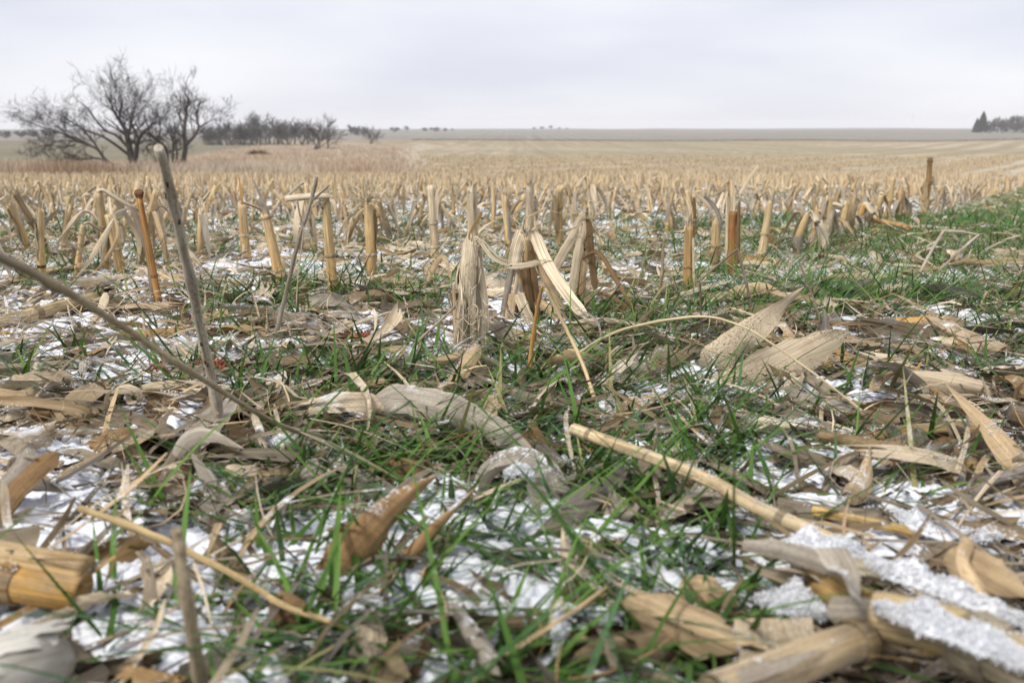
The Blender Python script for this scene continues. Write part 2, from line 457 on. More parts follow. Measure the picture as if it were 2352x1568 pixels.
def ground_mat():
    m, n, l, out = new_mat('field_ground')
    at = node(n, 'ShaderNodeAttribute', attribute_name='tint')
    g = n.new('ShaderNodeNewGeometry')
    sp = n.new('ShaderNodeSeparateXYZ'); l.new(g.outputs['Position'], sp.inputs[0])
    t = node(n, 'ShaderNodeTexNoise', i_Scale=38.0, i_Detail=8.0, i_Roughness=0.7); l.new(g.outputs['Position'], t.inputs['Vector'])
    tb = node(n, 'ShaderNodeTexNoise', i_Scale=0.5, i_Detail=7.0, i_Roughness=0.62); l.new(g.outputs['Position'], tb.inputs['Vector'])
    # stretched along the rows: drill lines and wheel lanes of the far field
    mp = n.new('ShaderNodeMapping'); mp.inputs['Rotation'].default_value = (0, 0, ROW_A); mp.inputs['Scale'].default_value = (1.0, 0.012, 0)
    l.new(g.outputs['Position'], mp.inputs[0])
    tr = node(n, 'ShaderNodeTexNoise', i_Scale=0.33, i_Detail=4.0, i_Roughness=0.65); l.new(mp.outputs[0], tr.inputs['Vector'])
    kk = math_n(n, l, 'MULTIPLY', mapr(n, l, t.outputs['Fac'], 0.3, 0.7, 0.62, 1.3), mapr(n, l, tb.outputs['Fac'], 0.3, 0.7, 0.8, 1.18))
    kk = math_n(n, l, 'MULTIPLY', kk, mapr(n, l, tr.outputs['Fac'], 0.3, 0.7, 0.74, 1.2))
    sc = n.new('ShaderNodeVectorMath'); sc.operation = 'SCALE'; l.new(at.outputs['Color'], sc.inputs[0]); l.new(kk, sc.inputs['Scale'])
    # thin snow left between the stubs, in patches that thin out with the slope
    ts = node(n, 'ShaderNodeTexNoise', i_Scale=2.6, i_Detail=7.0, i_Roughness=0.7); l.new(g.outputs['Position'], ts.inputs['Vector'])
    zone = math_n(n, l, 'MULTIPLY', mapr(n, l, sp.outputs[1], 9.0, 13.0, 0, 1), mapr(n, l, sp.outputs[1], 26.0, 60.0, 1, 0), True)
    sf = math_n(n, l, 'MULTIPLY', mapr(n, l, ts.outputs['Fac'], 0.56, 0.62, 0, 0.8), zone, True)
    c = mixc(n, l, sf, sc.outputs[0], SNOW_RGB)
    b = n.new('ShaderNodeBsdfPrincipled'); l.new(c, b.inputs['Base Color']); b.inputs['Roughness'].default_value = 0.95
    b.inputs['Specular IOR Level'].default_value = 0.1
    bp = node(n, 'ShaderNodeBump', i_Strength=0.8, i_Distance=0.012); l.new(t.outputs['Fac'], bp.inputs['Height']); l.new(bp.outputs[0], b.inputs['Normal'])
    l.new(b.outputs[0], out.inputs[0])
    return m

# ------------------------------------------------------------------ land zones
def sstep(a, b, x):
    t = np.clip((x - a) / (b - a), 0, 1); return t * t * (3 - 2 * t)
def prairie(x, y):
    """1 in the dead-grass waterway to the left, 0 in the stubble"""
    w = 4 * (fbm(x / 14, y / 22, 31, 3) - 0.5)
    a = sstep(46, 52, y + w + 0.04 * x) * sstep(-0.085, -0.125, (x + w * 0.4) / np.maximum(y, 1))
    return a * (1 - sstep(300, 330, y))
def hillside(x, y):
    q = x / np.maximum(y, 1)
    e = np.interp(y, [80, 100, 300, 320], [-0.40, -0.325, -0.24, -0.23])
    return sstep(82, 96, y) * sstep(e + 0.006, e - 0.006, q) * (1 - sstep(420, 460, y))
TRACK = np.array([D(430, 402, 50)[:2], D(700, 399, 52)[:2], D(860, 396, 55)[:2], D(930, 384, 72)[:2], D(962, 370, 100)[:2], D(938, 353, 150)[:2], D(940, 343, 200)[:2], D(985, 331, 300)[:2]])
TRK = spline(TRACK, 160)
def track(x, y):
    p = np.stack([x, y], -1)
    out = np.zeros(len(x))
    m = (y > 40) & (y < 330) & (np.abs(x) < 60)
    if m.any():
        d = np.sqrt(((p[m][:, None] - TRK[None]) ** 2).sum(-1)).min(1)
        w = np.maximum(0.35, y[m] * 0.0035)
        out[m] = np.exp(-((d - 2.0 * w) / w) ** 2)
    return out

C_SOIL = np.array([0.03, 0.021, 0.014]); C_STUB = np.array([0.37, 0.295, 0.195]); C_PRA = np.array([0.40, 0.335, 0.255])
def lanes(x, y):
    """wheel lanes left along the rows of the far field"""
    a = (np.asarray(x) * RP[0] + np.asarray(y) * RP[1]) + 5 * (fbm(np.asarray(x) / 60, np.asarray(y) / 60, 401, 2) - 0.5)
    f = np.abs((a / 9.1) % 1.0 - 0.5) * 9.1
    return np.exp(-(np.minimum(np.abs(f - 1.0), 9) / (0.45 + 0.002 * np.asarray(y))) ** 2) * sstep(14, 30, np.asarray(y)) * (1 - sstep(300, 380, np.asarray(y)))
C_HILL = np.array([0.215, 0.19, 0.13]); C_FAR = np.array([0.26, 0.235, 0.205]); C_TRK = np.array([0.50, 0.42, 0.33])

ang = np.linspace(-pi, pi, 261)
ang = np.sort(np.concatenate([ang[np.abs(ang) > 0.62], np.linspace(-0.62, 0.62, 420)]))
rad = np.concatenate([[0.0], np.geomspace(0.2, 4000, 250)])
Aq, Rq = np.meshgrid(ang, rad)
gx = (Rq * np.sin(Aq)).ravel(); gy = (Rq * np.cos(Aq)).ravel()
gzv = gz(gx, gy)
tint = np.tile(C_SOIL, (len(gx), 1))
def lerp(a, b, t): return a * (1 - t[:, None]) + b * t[:, None]
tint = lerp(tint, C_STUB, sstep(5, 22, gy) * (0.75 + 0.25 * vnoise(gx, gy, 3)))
tint = lerp(tint, np.array([0.50, 0.44, 0.34]), lanes(gx, gy) * 0.85)
tint = lerp(tint, C_STUB * [0.8, 0.86, 0.8], sstep(0.52, 0.64, fbm(gx / 35, gy / 60, 411, 3)) * sstep(40, 90, gy) * 0.6)
tint = lerp(tint, C_PRA * 1.0, prairie(gx, gy))
tint = lerp(tint, C_HILL, hillside(gx, gy))
tint = lerp(tint, C_FAR, sstep(398, 412, gy + 0.02 * gx))
tint = lerp(tint, C_TRK, track(gx, gy) * 0.6)
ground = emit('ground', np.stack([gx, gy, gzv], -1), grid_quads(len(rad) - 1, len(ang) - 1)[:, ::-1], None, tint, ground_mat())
kind(ground, 'structure')
# ------------------------------------------------------------------ bare trees
def limb_mesh(segs, K):
    """segs: (p0, p1, r0, r1) rows -> tapered prisms in one mesh"""
    s = np.array([np.concatenate([a, b, [c, d]]) for a, b, c, d in segs])
    p0, p1, r0, r1 = s[:, :3], s[:, 3:6], s[:, 6], s[:, 7]
    t = nrm(p1 - p0)
    h = np.where(np.abs(t[:, 2:3]) < 0.8, np.array([[0, 0, 1.0]]), np.array([[1.0, 0, 0]]))
    x = nrm(np.cross(t, h)); y = np.cross(t, x)
    a = np.arange(K) * 2 * pi / K
    ring = x[:, None] * np.cos(a)[None, :, None] + y[:, None] * np.sin(a)[None, :, None]
    V = np.concatenate([p0[:, None] + ring * r0[:, None, None], p1[:, None] + ring * r1[:, None, None]], 1)
    j = np.arange(K); k_ = (j + 1) % K
    q = np.stack([j, k_, k_ + K, j + K], -1)
    Q = (q[None] + (np.arange(len(s)) * 2 * K)[:, None, None]).reshape(-1, 4)
    return V.reshape(-1, 3), Q

def turn(d, ang_, rng):
    a = nrm(np.cross(d, rng.normal(size=3)))
    return nrm(d * cos(ang_) + a * sin(ang_))

def grow(out, p, d, L, r, lvl, maxl, rng, up=0.12, dens=1.0, rmin=0.008, wander=0.16):
    n = 4 if lvl >= maxl - 1 else 6
    st = L / n
    for i in range(n):
        d = nrm(d + rng.normal(0, wander, 3) + np.array([0, 0, up]))
        q = p + d * st
        r1 = max(rmin * 0.6, r * 0.86)
        out.setdefault(lvl, []).append((p, q, r, r1))
        if lvl < maxl and i > 0:
            for _ in range(rng.poisson(1.3 * dens)):
                grow(out, q, turn(d, rng.uniform(0.45, 1.05), rng), L * rng.uniform(0.42, 0.68), max(rmin, r1 * 0.55), lvl + 1, maxl, rng, up, dens, rmin, wander)
        p, r = q, r1

def limb_along(out, path, r0, r1, rng, maxl, Lk, dens=1.0, up=0.1, rmin=0.012, n=14, start=0.15):
    c = spline(path, n)
    rr = np.linspace(r0, r1, n + 1)
    for i in range(n):
        out.setdefault(0, []).append((c[i], c[i + 1], rr[i], rr[i + 1]))
        if i / n > start:
            d = nrm(c[i + 1] - c[i])
            for _ in range(rng.poisson(1.35 * dens)):
                grow(out, c[i + 1], turn(d, rng.uniform(0.35, 1.0), rng), Lk * rng.uniform(0.6, 1.25), max(rmin, rr[i + 1] * 0.5), 1, maxl, rng, up, dens, rmin)
    grow(out, c[-1], nrm(c[-1] - c[-2]), Lk, rr[-1], 1, maxl, rng, up, dens, rmin)

def zt(zx, zy, depth):          # a point of the tree group, given on the enlarged picture of it
    return D(zx * 0.36, 94.1 + zy * 0.36, depth)

def big_tree(name, base_px, depth, limbs, label, rng, bark, dens, Lk, maxl, up, group):
    base = zt(*base_px, depth); base[2] = gz(base[0], base[1])
    root = tag(empty(name, base), label, 'tree', group)
    twigs = []
    for k_, (path, r0, r1, dd) in enumerate(limbs):
        out = {}
        c = np.array([zt(a, b, depth + dd * (i / max(1, len(path) - 1)) ** 1.0) for i, (a, b) in enumerate(path)])
        if k_ == 0 or path[0] == limbs[0][0][0]: c[0][2] = gz(c[0][0], c[0][1]) - 0.05
        limb_along(out, c, r0, r1, rng, maxl, Lk, dens, up)
        V, Q = limb_mesh(out[0], 8)
        emit('trunk' if k_ == 0 else 'limb', V - base, Q, mat=bark, parent=root)
        for lv in out:
            if lv: twigs += out[lv]
    root.scale = (0.84, 0.84, 0.72)
    V, Q = limb_mesh(twigs, 3)
    kind(emit('crown', V - base, Q, mat=M_TWIG, parent=root), 'stuff')
    return root

rt = np.random.default_rng(5)
big_tree('bare_tree', (845, 815), 70, [
    ([(845, 815), (832, 700), (815, 600), (790, 480), (755, 410), (700, 310), (655, 190)], 0.34, 0.05, 0.8),
    ([(850, 815), (870, 700), (880, 600), (905, 520), (960, 450), (1010, 400)], 0.26, 0.05, -1.2),
    ([(820, 640), (720, 520), (640, 480), (560, 380), (500, 280), (430, 220)], 0.14, 0.03, 1.5),
    ([(815, 690), (700, 590), (600, 520), (480, 470), (380, 400), (300, 340)], 0.14, 0.03, -1.5),
    ([(800, 560), (830, 420), (840, 330), (870, 240)], 0.11, 0.03, 1.0),
    ([(890, 560), (850, 450), (830, 380), (880, 330)], 0.10, 0.03, -1.6),
    ([(755, 410), (740, 320), (760, 230), (740, 150)], 0.09, 0.03, 0.5),
    ([(880, 600), (950, 560), (1020, 590), (1060, 640)], 0.10, 0.03, 1.2),
], 'widest bare dark tree with spreading crown at the edge of the stubble', rt, M_BARK, 0.92, 2.1, 3, 0.10, 'bare trees by the dead grass')
big_tree('bare_tree', (728, 815), 67, [
    ([(728, 815), (700, 770), (650, 720), (600, 640), (520, 600), (430, 570), (340, 560)], 0.17, 0.04, -1.0),
    ([(700, 770), (600, 720), (480, 730), (380, 720), (280, 740)], 0.11, 0.03, 1.0),
    ([(600, 640), (470, 560), (330, 500), (200, 450), (80, 400)], 0.10, 0.02, 1.2),
    ([(520, 600), (400, 540), (330, 470), (220, 380), (110, 350)], 0.08, 0.02, -1.5),
    ([(640, 700), (560, 560), (470, 450), (390, 350)], 0.08, 0.02, 1.5),
    ([(430, 600), (330, 620), (230, 600), (180, 640)], 0.07, 0.02, 0.5),
], 'low bare tree leaning away from the widest tree, branches near the grass', rt, M_BARK, 1.0, 1.7, 3, 0.05, 'bare trees by the dead grass')
big_tree('bare_tree', (1160, 815), 74, [
    ([(1160, 815), (1175, 720), (1190, 610), (1172, 480), (1190, 330), (1180, 270), (1215, 230), (1180, 150), (1180, 110)], 0.26, 0.05, 0.5),
    ([(1195, 600), (1250, 530), (1285, 450), (1270, 380), (1275, 325)], 0.17, 0.08, -0.6),
    ([(1285, 450), (1330, 420), (1390, 385), (1440, 370)], 0.08, 0.02, 0.6),
    ([(1172, 480), (1145, 400), (1140, 320), (1150, 260)], 0.09, 0.03, 0.8),
    ([(1180, 270), (1140, 230), (1110, 180), (1100, 150)], 0.06, 0.02, -0.5),
    ([(1250, 530), (1230, 430), (1225, 350), (1250, 280)], 0.07, 0.02, 0.9),
], 'tall narrow bare tree with forked trunk, rightmost of the near group', rt, M_BARK2, 0.78, 1.5, 3, 0.13, 'bare trees by the dead grass')
big_tree('bare_tree', (1075, 800), 72, [
    ([(1075, 800), (1060, 700), (1045, 620), (985, 570), (930, 500), (910, 420)], 0.17, 0.04, -0.8),
    ([(1045, 640), (960, 600), (905, 620), (920, 660)], 0.09, 0.03, 0.5),
    ([(985, 570), (1010, 470), (1000, 400), (1040, 350)], 0.08, 0.03, 0.6),
    ([(1100, 800), (1110, 700), (1105, 600), (1090, 520)], 0.08, 0.03, 0.9),
    ([(1120, 800), (1140, 690), (1125, 590), (1080, 510)], 0.07, 0.02, -0.4),
], 'dense twiggy bare tree arching between the widest and the tall tree', rt, M_BARK, 1.05, 1.3, 3, 0.08, 'bare trees by the dead grass')

# far trees: a few kinds, each copy a tree of its own
def far_kind(seed, H, spread, shrub, rmin=0.055):
    rng = np.random.default_rng(seed)
    out = {}
    base = np.zeros(3)
    if shrub:
        for _ in range(6):
            grow(out, base + rng.normal(0, 0.25 * spread, 3) * [1, 1, 0], nrm(np.array([rng.normal(0, 0.5), rng.normal(0, 0.5), 1])), H * 0.6, 0.12, 1, 3, rng, 0.1, 1.35, rmin, 0.16)
        out[0] = [(base, np.array([0, 0, H * 0.12]), 0.15, 0.12)]
    else:
        top = np.array([rng.normal(0, 0.3), rng.normal(0, 0.3), H * 0.55])
        limb_along(out, np.array([base, top * 0.5 + rng.normal(0, 0.15, 3), top]), 0.28, 0.14, rng, 3, H * 0.36 * spread, 1.15, 0.09, rmin, 8, 0.25)
    V, Q = limb_mesh(out[0], 6); tr = emit('trunk', V, Q, mat=M_BARK, link=False)
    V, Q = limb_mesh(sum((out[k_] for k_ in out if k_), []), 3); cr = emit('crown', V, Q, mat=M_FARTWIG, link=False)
    zmax = V[:, 2].max()
    return tr, cr, zmax
FARK = [far_kind(11, 9, 1.0, False), far_kind(12, 9, 1.25, False), far_kind(13, 7, 1.0, True), far_kind(14, 10, 0.9, False), far_kind(15, 6, 1.2, True)]
FARK += [far_kind(21, 9, 1.0, False, 0.15), far_kind(22, 9, 1.25, False, 0.15), far_kind(23, 7, 1.0, True, 0.15), far_kind(24, 10, 0.9, False, 0.15), far_kind(25, 6, 1.2, True, 0.15)]
ORD = ['first', 'second', 'third', 'fourth', 'fifth', 'sixth', 'seventh', 'eighth', 'ninth', 'tenth', 'eleventh', 'twelfth', 'thirteenth', 'fourteenth', 'fifteenth', 'sixteenth', 'seventeenth', 'eighteenth', 'nineteenth', 'twentieth']
def ordn(i):
    tens = ['', '', 'twenty', 'thirty', 'forty', 'fifty', 'sixty', 'seventy', 'eighty', 'ninety']
    if i < 20: return ORD[i]
    i += 1
    if i % 10 == 0: return {20: 'twentieth', 30: 'thirtieth', 40: 'fortieth', 50: 'fiftieth', 60: 'sixtieth', 70: 'seventieth', 80: 'eightieth', 90: 'ninetieth'}[i]
    return tens[i // 10] + '-' + ORD[i % 10 - 1]
def far_tree(px, depth, top_py, k_, label, group, rng, wide=1.0):
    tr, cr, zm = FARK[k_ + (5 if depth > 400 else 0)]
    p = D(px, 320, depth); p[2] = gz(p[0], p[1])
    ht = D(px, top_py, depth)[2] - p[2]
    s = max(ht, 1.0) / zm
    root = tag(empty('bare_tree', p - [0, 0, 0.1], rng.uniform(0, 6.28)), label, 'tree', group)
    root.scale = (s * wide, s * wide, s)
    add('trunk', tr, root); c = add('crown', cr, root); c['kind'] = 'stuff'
grove = [(478, 300, 284, 2), (500, 310, 278, 2), (522, 300, 268, 3), (540, 315, 281, 4), (560, 300, 277, 2), (577, 305, 250, 1), (598, 300, 258, 0), (618, 310, 268, 1), (640, 300, 264, 0), (660, 305, 272, 1),
         (676, 312, 266, 0), (692, 300, 270, 4), (708, 296, 268, 1), (588, 320, 255, 3), (648, 320, 268, 3), (630, 298, 275, 4), (570, 296, 279, 4), (665, 296, 279, 4), (610, 296, 278, 2), (490, 298, 286, 4), (510, 297, 284, 4), (532, 296, 285, 2), (550, 298, 283, 4)]
rf = np.random.default_rng(8)
for i, (px, dp, tp, k_) in enumerate(sorted(grove)):
    far_tree(px, dp, tp, k_, f'bare grey tree, {ordn(i)} from left in the grove beyond the dead grass', 'trees of the grove', rf, 1.15)
far_tree(722, 215, 268, 4, 'rounded dark bare bush at the right end of the grove', 'bushes past the grove', rf, 1.2)
far_tree(752, 220, 255, 1, 'taller bare tree with open crown just right of the rounded dark bush', 'bushes past the grove', rf, 1.0)
far_tree(850, 330, 284, 4, 'lone low bare bush standing right of the grove on the dead grass', 'bushes past the grove', rf, 1.0)
sky_l = [(805, 620, 284), (822, 640, 288), (905, 900, 290), (935, 950, 288), (975, 1000, 292), (990, 1010, 291), (1004, 1000, 291), (1022, 1020, 293), (1040, 1040, 294)]
for i, (px, dp, tp) in enumerate(sky_l):
    far_tree(px, dp, tp, [1, 4, 2, 0, 4][i % 5], f'tiny hazy tree, {ordn(i)} from left on the skyline right of the grove', 'skyline trees', rf, 1.5)
for i, (px, dp, tp) in enumerate([(1226, 1250, 292), (1243, 1260, 290), (1266, 1250, 287), (1285, 1270, 292), (1303, 1260, 293)]):
    far_tree(px, dp, tp, [4, 2, 1, 4, 2][i], f'faint hazy tree, {ordn(i)} from left in the skyline clump at the centre', 'trees of the central skyline clump', rf, 1.7)
for i, (px, dp, tp) in enumerate([(15, 520, 298), (48, 540, 297), (80, 560, 298), (120, 560, 297)]):
    far_tree(px, dp, tp, [4, 2][i % 2], f'tiny hazy shrub, {ordn(i)} from left on the skyline behind the low leaning tree', 'shrubs on the hill skyline', rf, 1.5)
for i, (px, dp, tp, k_) in enumerate([(2290, 690, 266, 0), (2306, 700, 268, 1), (2320, 690, 263, 1), (2334, 700, 262, 0), (2349, 690, 261, 1), (2364, 700, 263, 3), (2274, 685, 274, 4), (2300, 680, 276, 4), (2326, 680, 277, 2), (2345, 682, 276, 4)]):
    far_tree(px, dp, tp, k_, f'bare tree, {ordn(i)} of the dark farmstead windbreak beside the conifer on the horizon', 'windbreak trees', rf, 1.1)

def conifer(px, depth, top_py, label):
    rng = np.random.default_rng(int(px))
    p = D(px, 300, depth); p[2] = gz(p[0], p[1])
    H = D(px, top_py, depth)[2] - p[2]
    root = tag(empty('conifer_tree', p), label, 'tree', 'conifers on the horizon')
    V, Q = limb_mesh([(np.zeros(3), np.array([0, 0, H * 0.95]), 0.25, 0.04)], 6); emit('trunk', V, Q, mat=M_BARK, parent=root)
    segs = []
    for _ in range(800):
        f = rng.uniform(0.05, 1) ** 0.8; a = rng.uniform(0, 6.28); r = (1 - f) ** 0.85 * H * 0.42 * rng.uniform(0.35, 1) + 0.2
        c = np.array([0, 0, f * H]); q = c + np.array([cos(a) * r, sin(a) * r, -0.25 * r])
        segs.append((c, q, 0.06, 0.30))
    V, Q = limb_mesh(segs, 4); kind(emit('crown', V, Q, mat=M_NEEDLE, parent=root), 'stuff')
conifer(2256, 690, 256, 'dark pointed conifer at the left end of the horizon windbreak')
conifer(2243, 700, 272, 'small dark conifer just left of the pointed conifer')

def turbine():
    p = D(2096, 298, 1650); p[2] = gz(p[0], p[1]) - 1
    hub = D(2096, 268, 1650)
    root = tag(empty('wind_turbine', p), 'faint white wind turbine far off on the horizon beyond the grey field', 'wind turbine')
    V, Q, U = tube([np.zeros(3), hub - p], [1.1, 0.7], 10, 2); emit('tower', V, Q, mat=M_WHITE, parent=root)
    h = hub - p
    V, Q, U = tube([h + [0, -2.5, 0], h + [0, 3, 0]], [0.8, 1.0], 8, 2); emit('nacelle', V, Q, mat=M_WHITE, parent=root)
    for k_ in range(3):
        a = radians(100 + 120 * k_); d = np.array([cos(a), 0, sin(a)])
        V, Q, U = ribbon([h + [0, -3, 0] + d * 0.8, h + [0, -3, 0] + d * 6, h + [0, -3, 0] + d * 12], 1.3, 6, 2, 0.3, prof='spear')
        emit('blade', V, Q, mat=M_WHITE, parent=root)
turbine()

# ------------------------------------------------------------------ standing dead grass of the waterway
def blades(x, y, z, h, w, az, lean, bend, S, tint):
    """N upright tapering blades -> arrays"""
    N = len(x)
    t = np.linspace(0, 1, S + 1)
    d = np.stack([np.cos(az), np.sin(az)], -1)
    ang_ = lean[:, None] + bend[:, None] * t[None]
    st = h[:, None] / S
    hx = np.concatenate([np.zeros((N, 1)), np.cumsum(np.sin(ang_[:, 1:]) * st, 1)], 1)
    vz = np.concatenate([np.zeros((N, 1)), np.cumsum(np.cos(ang_[:, 1:]) * st, 1)], 1)
    c = np.stack([x[:, None] + d[:, None, 0] * hx, y[:, None] + d[:, None, 1] * hx, z[:, None] + vz], -1)
    sd = np.stack([-d[:, 1], d[:, 0], np.zeros(N)], -1)
    ww = w[:, None] * np.clip((1 - t) ** 0.7, 0.04, 1)[None] * np.minimum(1, 0.6 + 2 * t)[None] * 0.5
    V = np.stack([c - sd[:, None] * ww[..., None], c + sd[:, None] * ww[..., None]], 2)
    q = grid_quads(S, 1)
    Q = (q[None] + (np.arange(N) * (S + 1) * 2)[:, None, None]).reshape(-1, 4)
    U = np.stack([np.stack([-ww, ww], -1) + R.uniform(0, 9, (N, 1, 1)), np.broadcast_to((t[None] * h[:, None])[..., None], ww.shape + (2,))], -1)
    T = np.repeat(tint, (S + 1) * 2, 0)
    return V.reshape(-1, 3), Q, U.reshape(-1, 2), T

rp = np.random.default_rng(77)
N = 150000
y = 44 + 270 * rp.random(N) ** 1.7; x = y * rp.uniform(-0.56, -0.08, N)
m = (prairie(x, y) * (1 - hillside(x, y)) * (1 - 0.9 * track(x, y)) > rp.random(N)); x, y = x[m], y[m]
cl = fbm(x / 5, y / 9, 41, 3)
h = (0.2 + 0.5 * rp.random(len(x)) * (0.4 + 1.2 * cl)) * np.clip(1.0 - (y - 60) / 700, 0.5, 1)
ct = np.stack([0.41 + 0.17 * cl, 0.345 + 0.135 * cl, 0.26 + 0.11 * cl], -1) * rp.uniform(0.75, 1.25, (len(x), 1))
red = (fbm(x / 7, y / 5, 51, 3) > 0.60)[:, None]
ct = np.where(red, ct * [0.88, 0.72, 0.62], ct)
V, Q, U, T = blades(x, y, gz(x, y), h, 0.012 + y * 0.0004, rp.uniform(0, 6.28, len(x)), rp.normal(0.1, 0.15, len(x)), rp.uniform(0, 0.8, len(x)), 2, ct)
kind(emit('prairie_grass', V, Q, U, T, M_DRYGRASS), 'stuff', 'pinkish tan dead grass filling the low ground by the bare trees')
# rusty weeds standing at the field edge
N = 2600
x = rp.normal(-0.43, 0.035, N); y = rp.uniform(38, 56, N); x = x * y
h = rp.uniform(0.3, 0.95, N)
V, Q, U, T = blades(x, y, gz(x, y), h, np.full(N, 0.02), rp.uniform(0, 6.28, N), rp.normal(0.15, 0.2, N), rp.uniform(-0.2, 0.4, N), 2,
                    np.array([0.31, 0.215, 0.145]) * rp.uniform(0.6, 1.4, (N, 1)))
kind(emit('rusty_weeds', V, Q, U, T, M_DRYGRASS), 'stuff', 'rust brown dead weeds below the low leaning tree')
# a tussock and a fence line of rank grass
N = 900
c0 = D(592, 350, 140)
x = c0[0] + rp.normal(0, 0.9, N); y = c0[1] + rp.normal(0, 0.8, N); r_ = np.hypot(x - c0[0], y - c0[1])
V, Q, U, T = blades(x, y, gz(x, y), np.clip(1.35 - 0.45 * r_, 0.2, 2), np.full(N, 0.06), np.arctan2(y - c0[1], x - c0[0]), 0.2 + 0.2 * r_, np.full(N, 0.5), 2,
                    np.array([0.27, 0.18, 0.09]) * rp.uniform(0.7, 1.3, (N, 1)))
tag(emit('grass_tussock', V, Q, U, T, M_DRYGRASS), 'single brown rounded tussock on the dead grass right of the tall tree', 'tussock')['kind'] = 'thing'
N = 9000
x = rp.uniform(-40, 260, N); y = 403 - 0.02 * x + rp.normal(0, 0.8, N)
V, Q, U, T = blades(x, y, gz(x, y), rp.uniform(0.2, 0.7, N), np.full(N, 0.22), rp.uniform(0, 6.28, N), rp.normal(0.1, 0.2, N), rp.uniform(0, 0.6, N), 2,
                    np.array([0.20, 0.165, 0.12]) * rp.uniform(0.7, 1.3, (N, 1)))
kind(emit('fence_line_grass', V, Q, U, T, M_DRYGRASS), 'stuff', 'thin dark line of rank grass between the tan field and the grey field')
# ------------------------------------------------------------------ maize stubs
TC = {'pale': (0.70, 0.57, 0.395), 'tan': (0.52, 0.38, 0.22), 'grey': (0.40, 0.35, 0.28), 'brown': (0.215, 0.13, 0.06), 'ochre': (0.44, 0.28, 0.12)}
TC = {k_: np.array(v) for k_, v in TC.items()}
TN = {'pale': 'pale cream', 'tan': 'tan', 'grey': 'grey', 'brown': 'brown', 'ochre': 'golden brown'}
S_LO = np.array([0.60, 0.345, 0.11]); S_HI = np.array([0.69, 0.51, 0.275]); S_PALE = np.array([0.73, 0.60, 0.42])
LAND = []                                      # things that labels can point to: (phrase, px, py)
def land(phrase, q):
    u, v, _ = proj(np.asarray(q)); LAND.append((phrase, float(u), float(v)))

def grad(V, a, b, z0, z1, rng, amt=0.06):
    t = np.clip((V[:, 2] - z0) / max(z1 - z0, 1e-4), 0, 1)[:, None]
    return (a * (1 - t) + b * t) * (1 + rng.normal(0, amt))

def fibres(p, d, n, L, spread, rng, w=0.0012, droop=0.5):
    b = []
    for _ in range(n):
        q = p + rng.normal(0, 1, 3) * [0.006, 0.006, 0.003]
        e = nrm(d + rng.normal(0, spread, 3)); l_ = L * rng.uniform(0.4, 1.1)
        mid = q + e * l_ * 0.55; end = q + e * l_ + np.array([0, 0, -droop * l_ * rng.uniform(0, 0.7)])
        b.append(ribbon([q, mid, end], w * rng.uniform(0.7, 2.2), 4, 1, 0.1, rng.uniform(0, 3), 0.5, prof='strip', rng=rng))
    return b

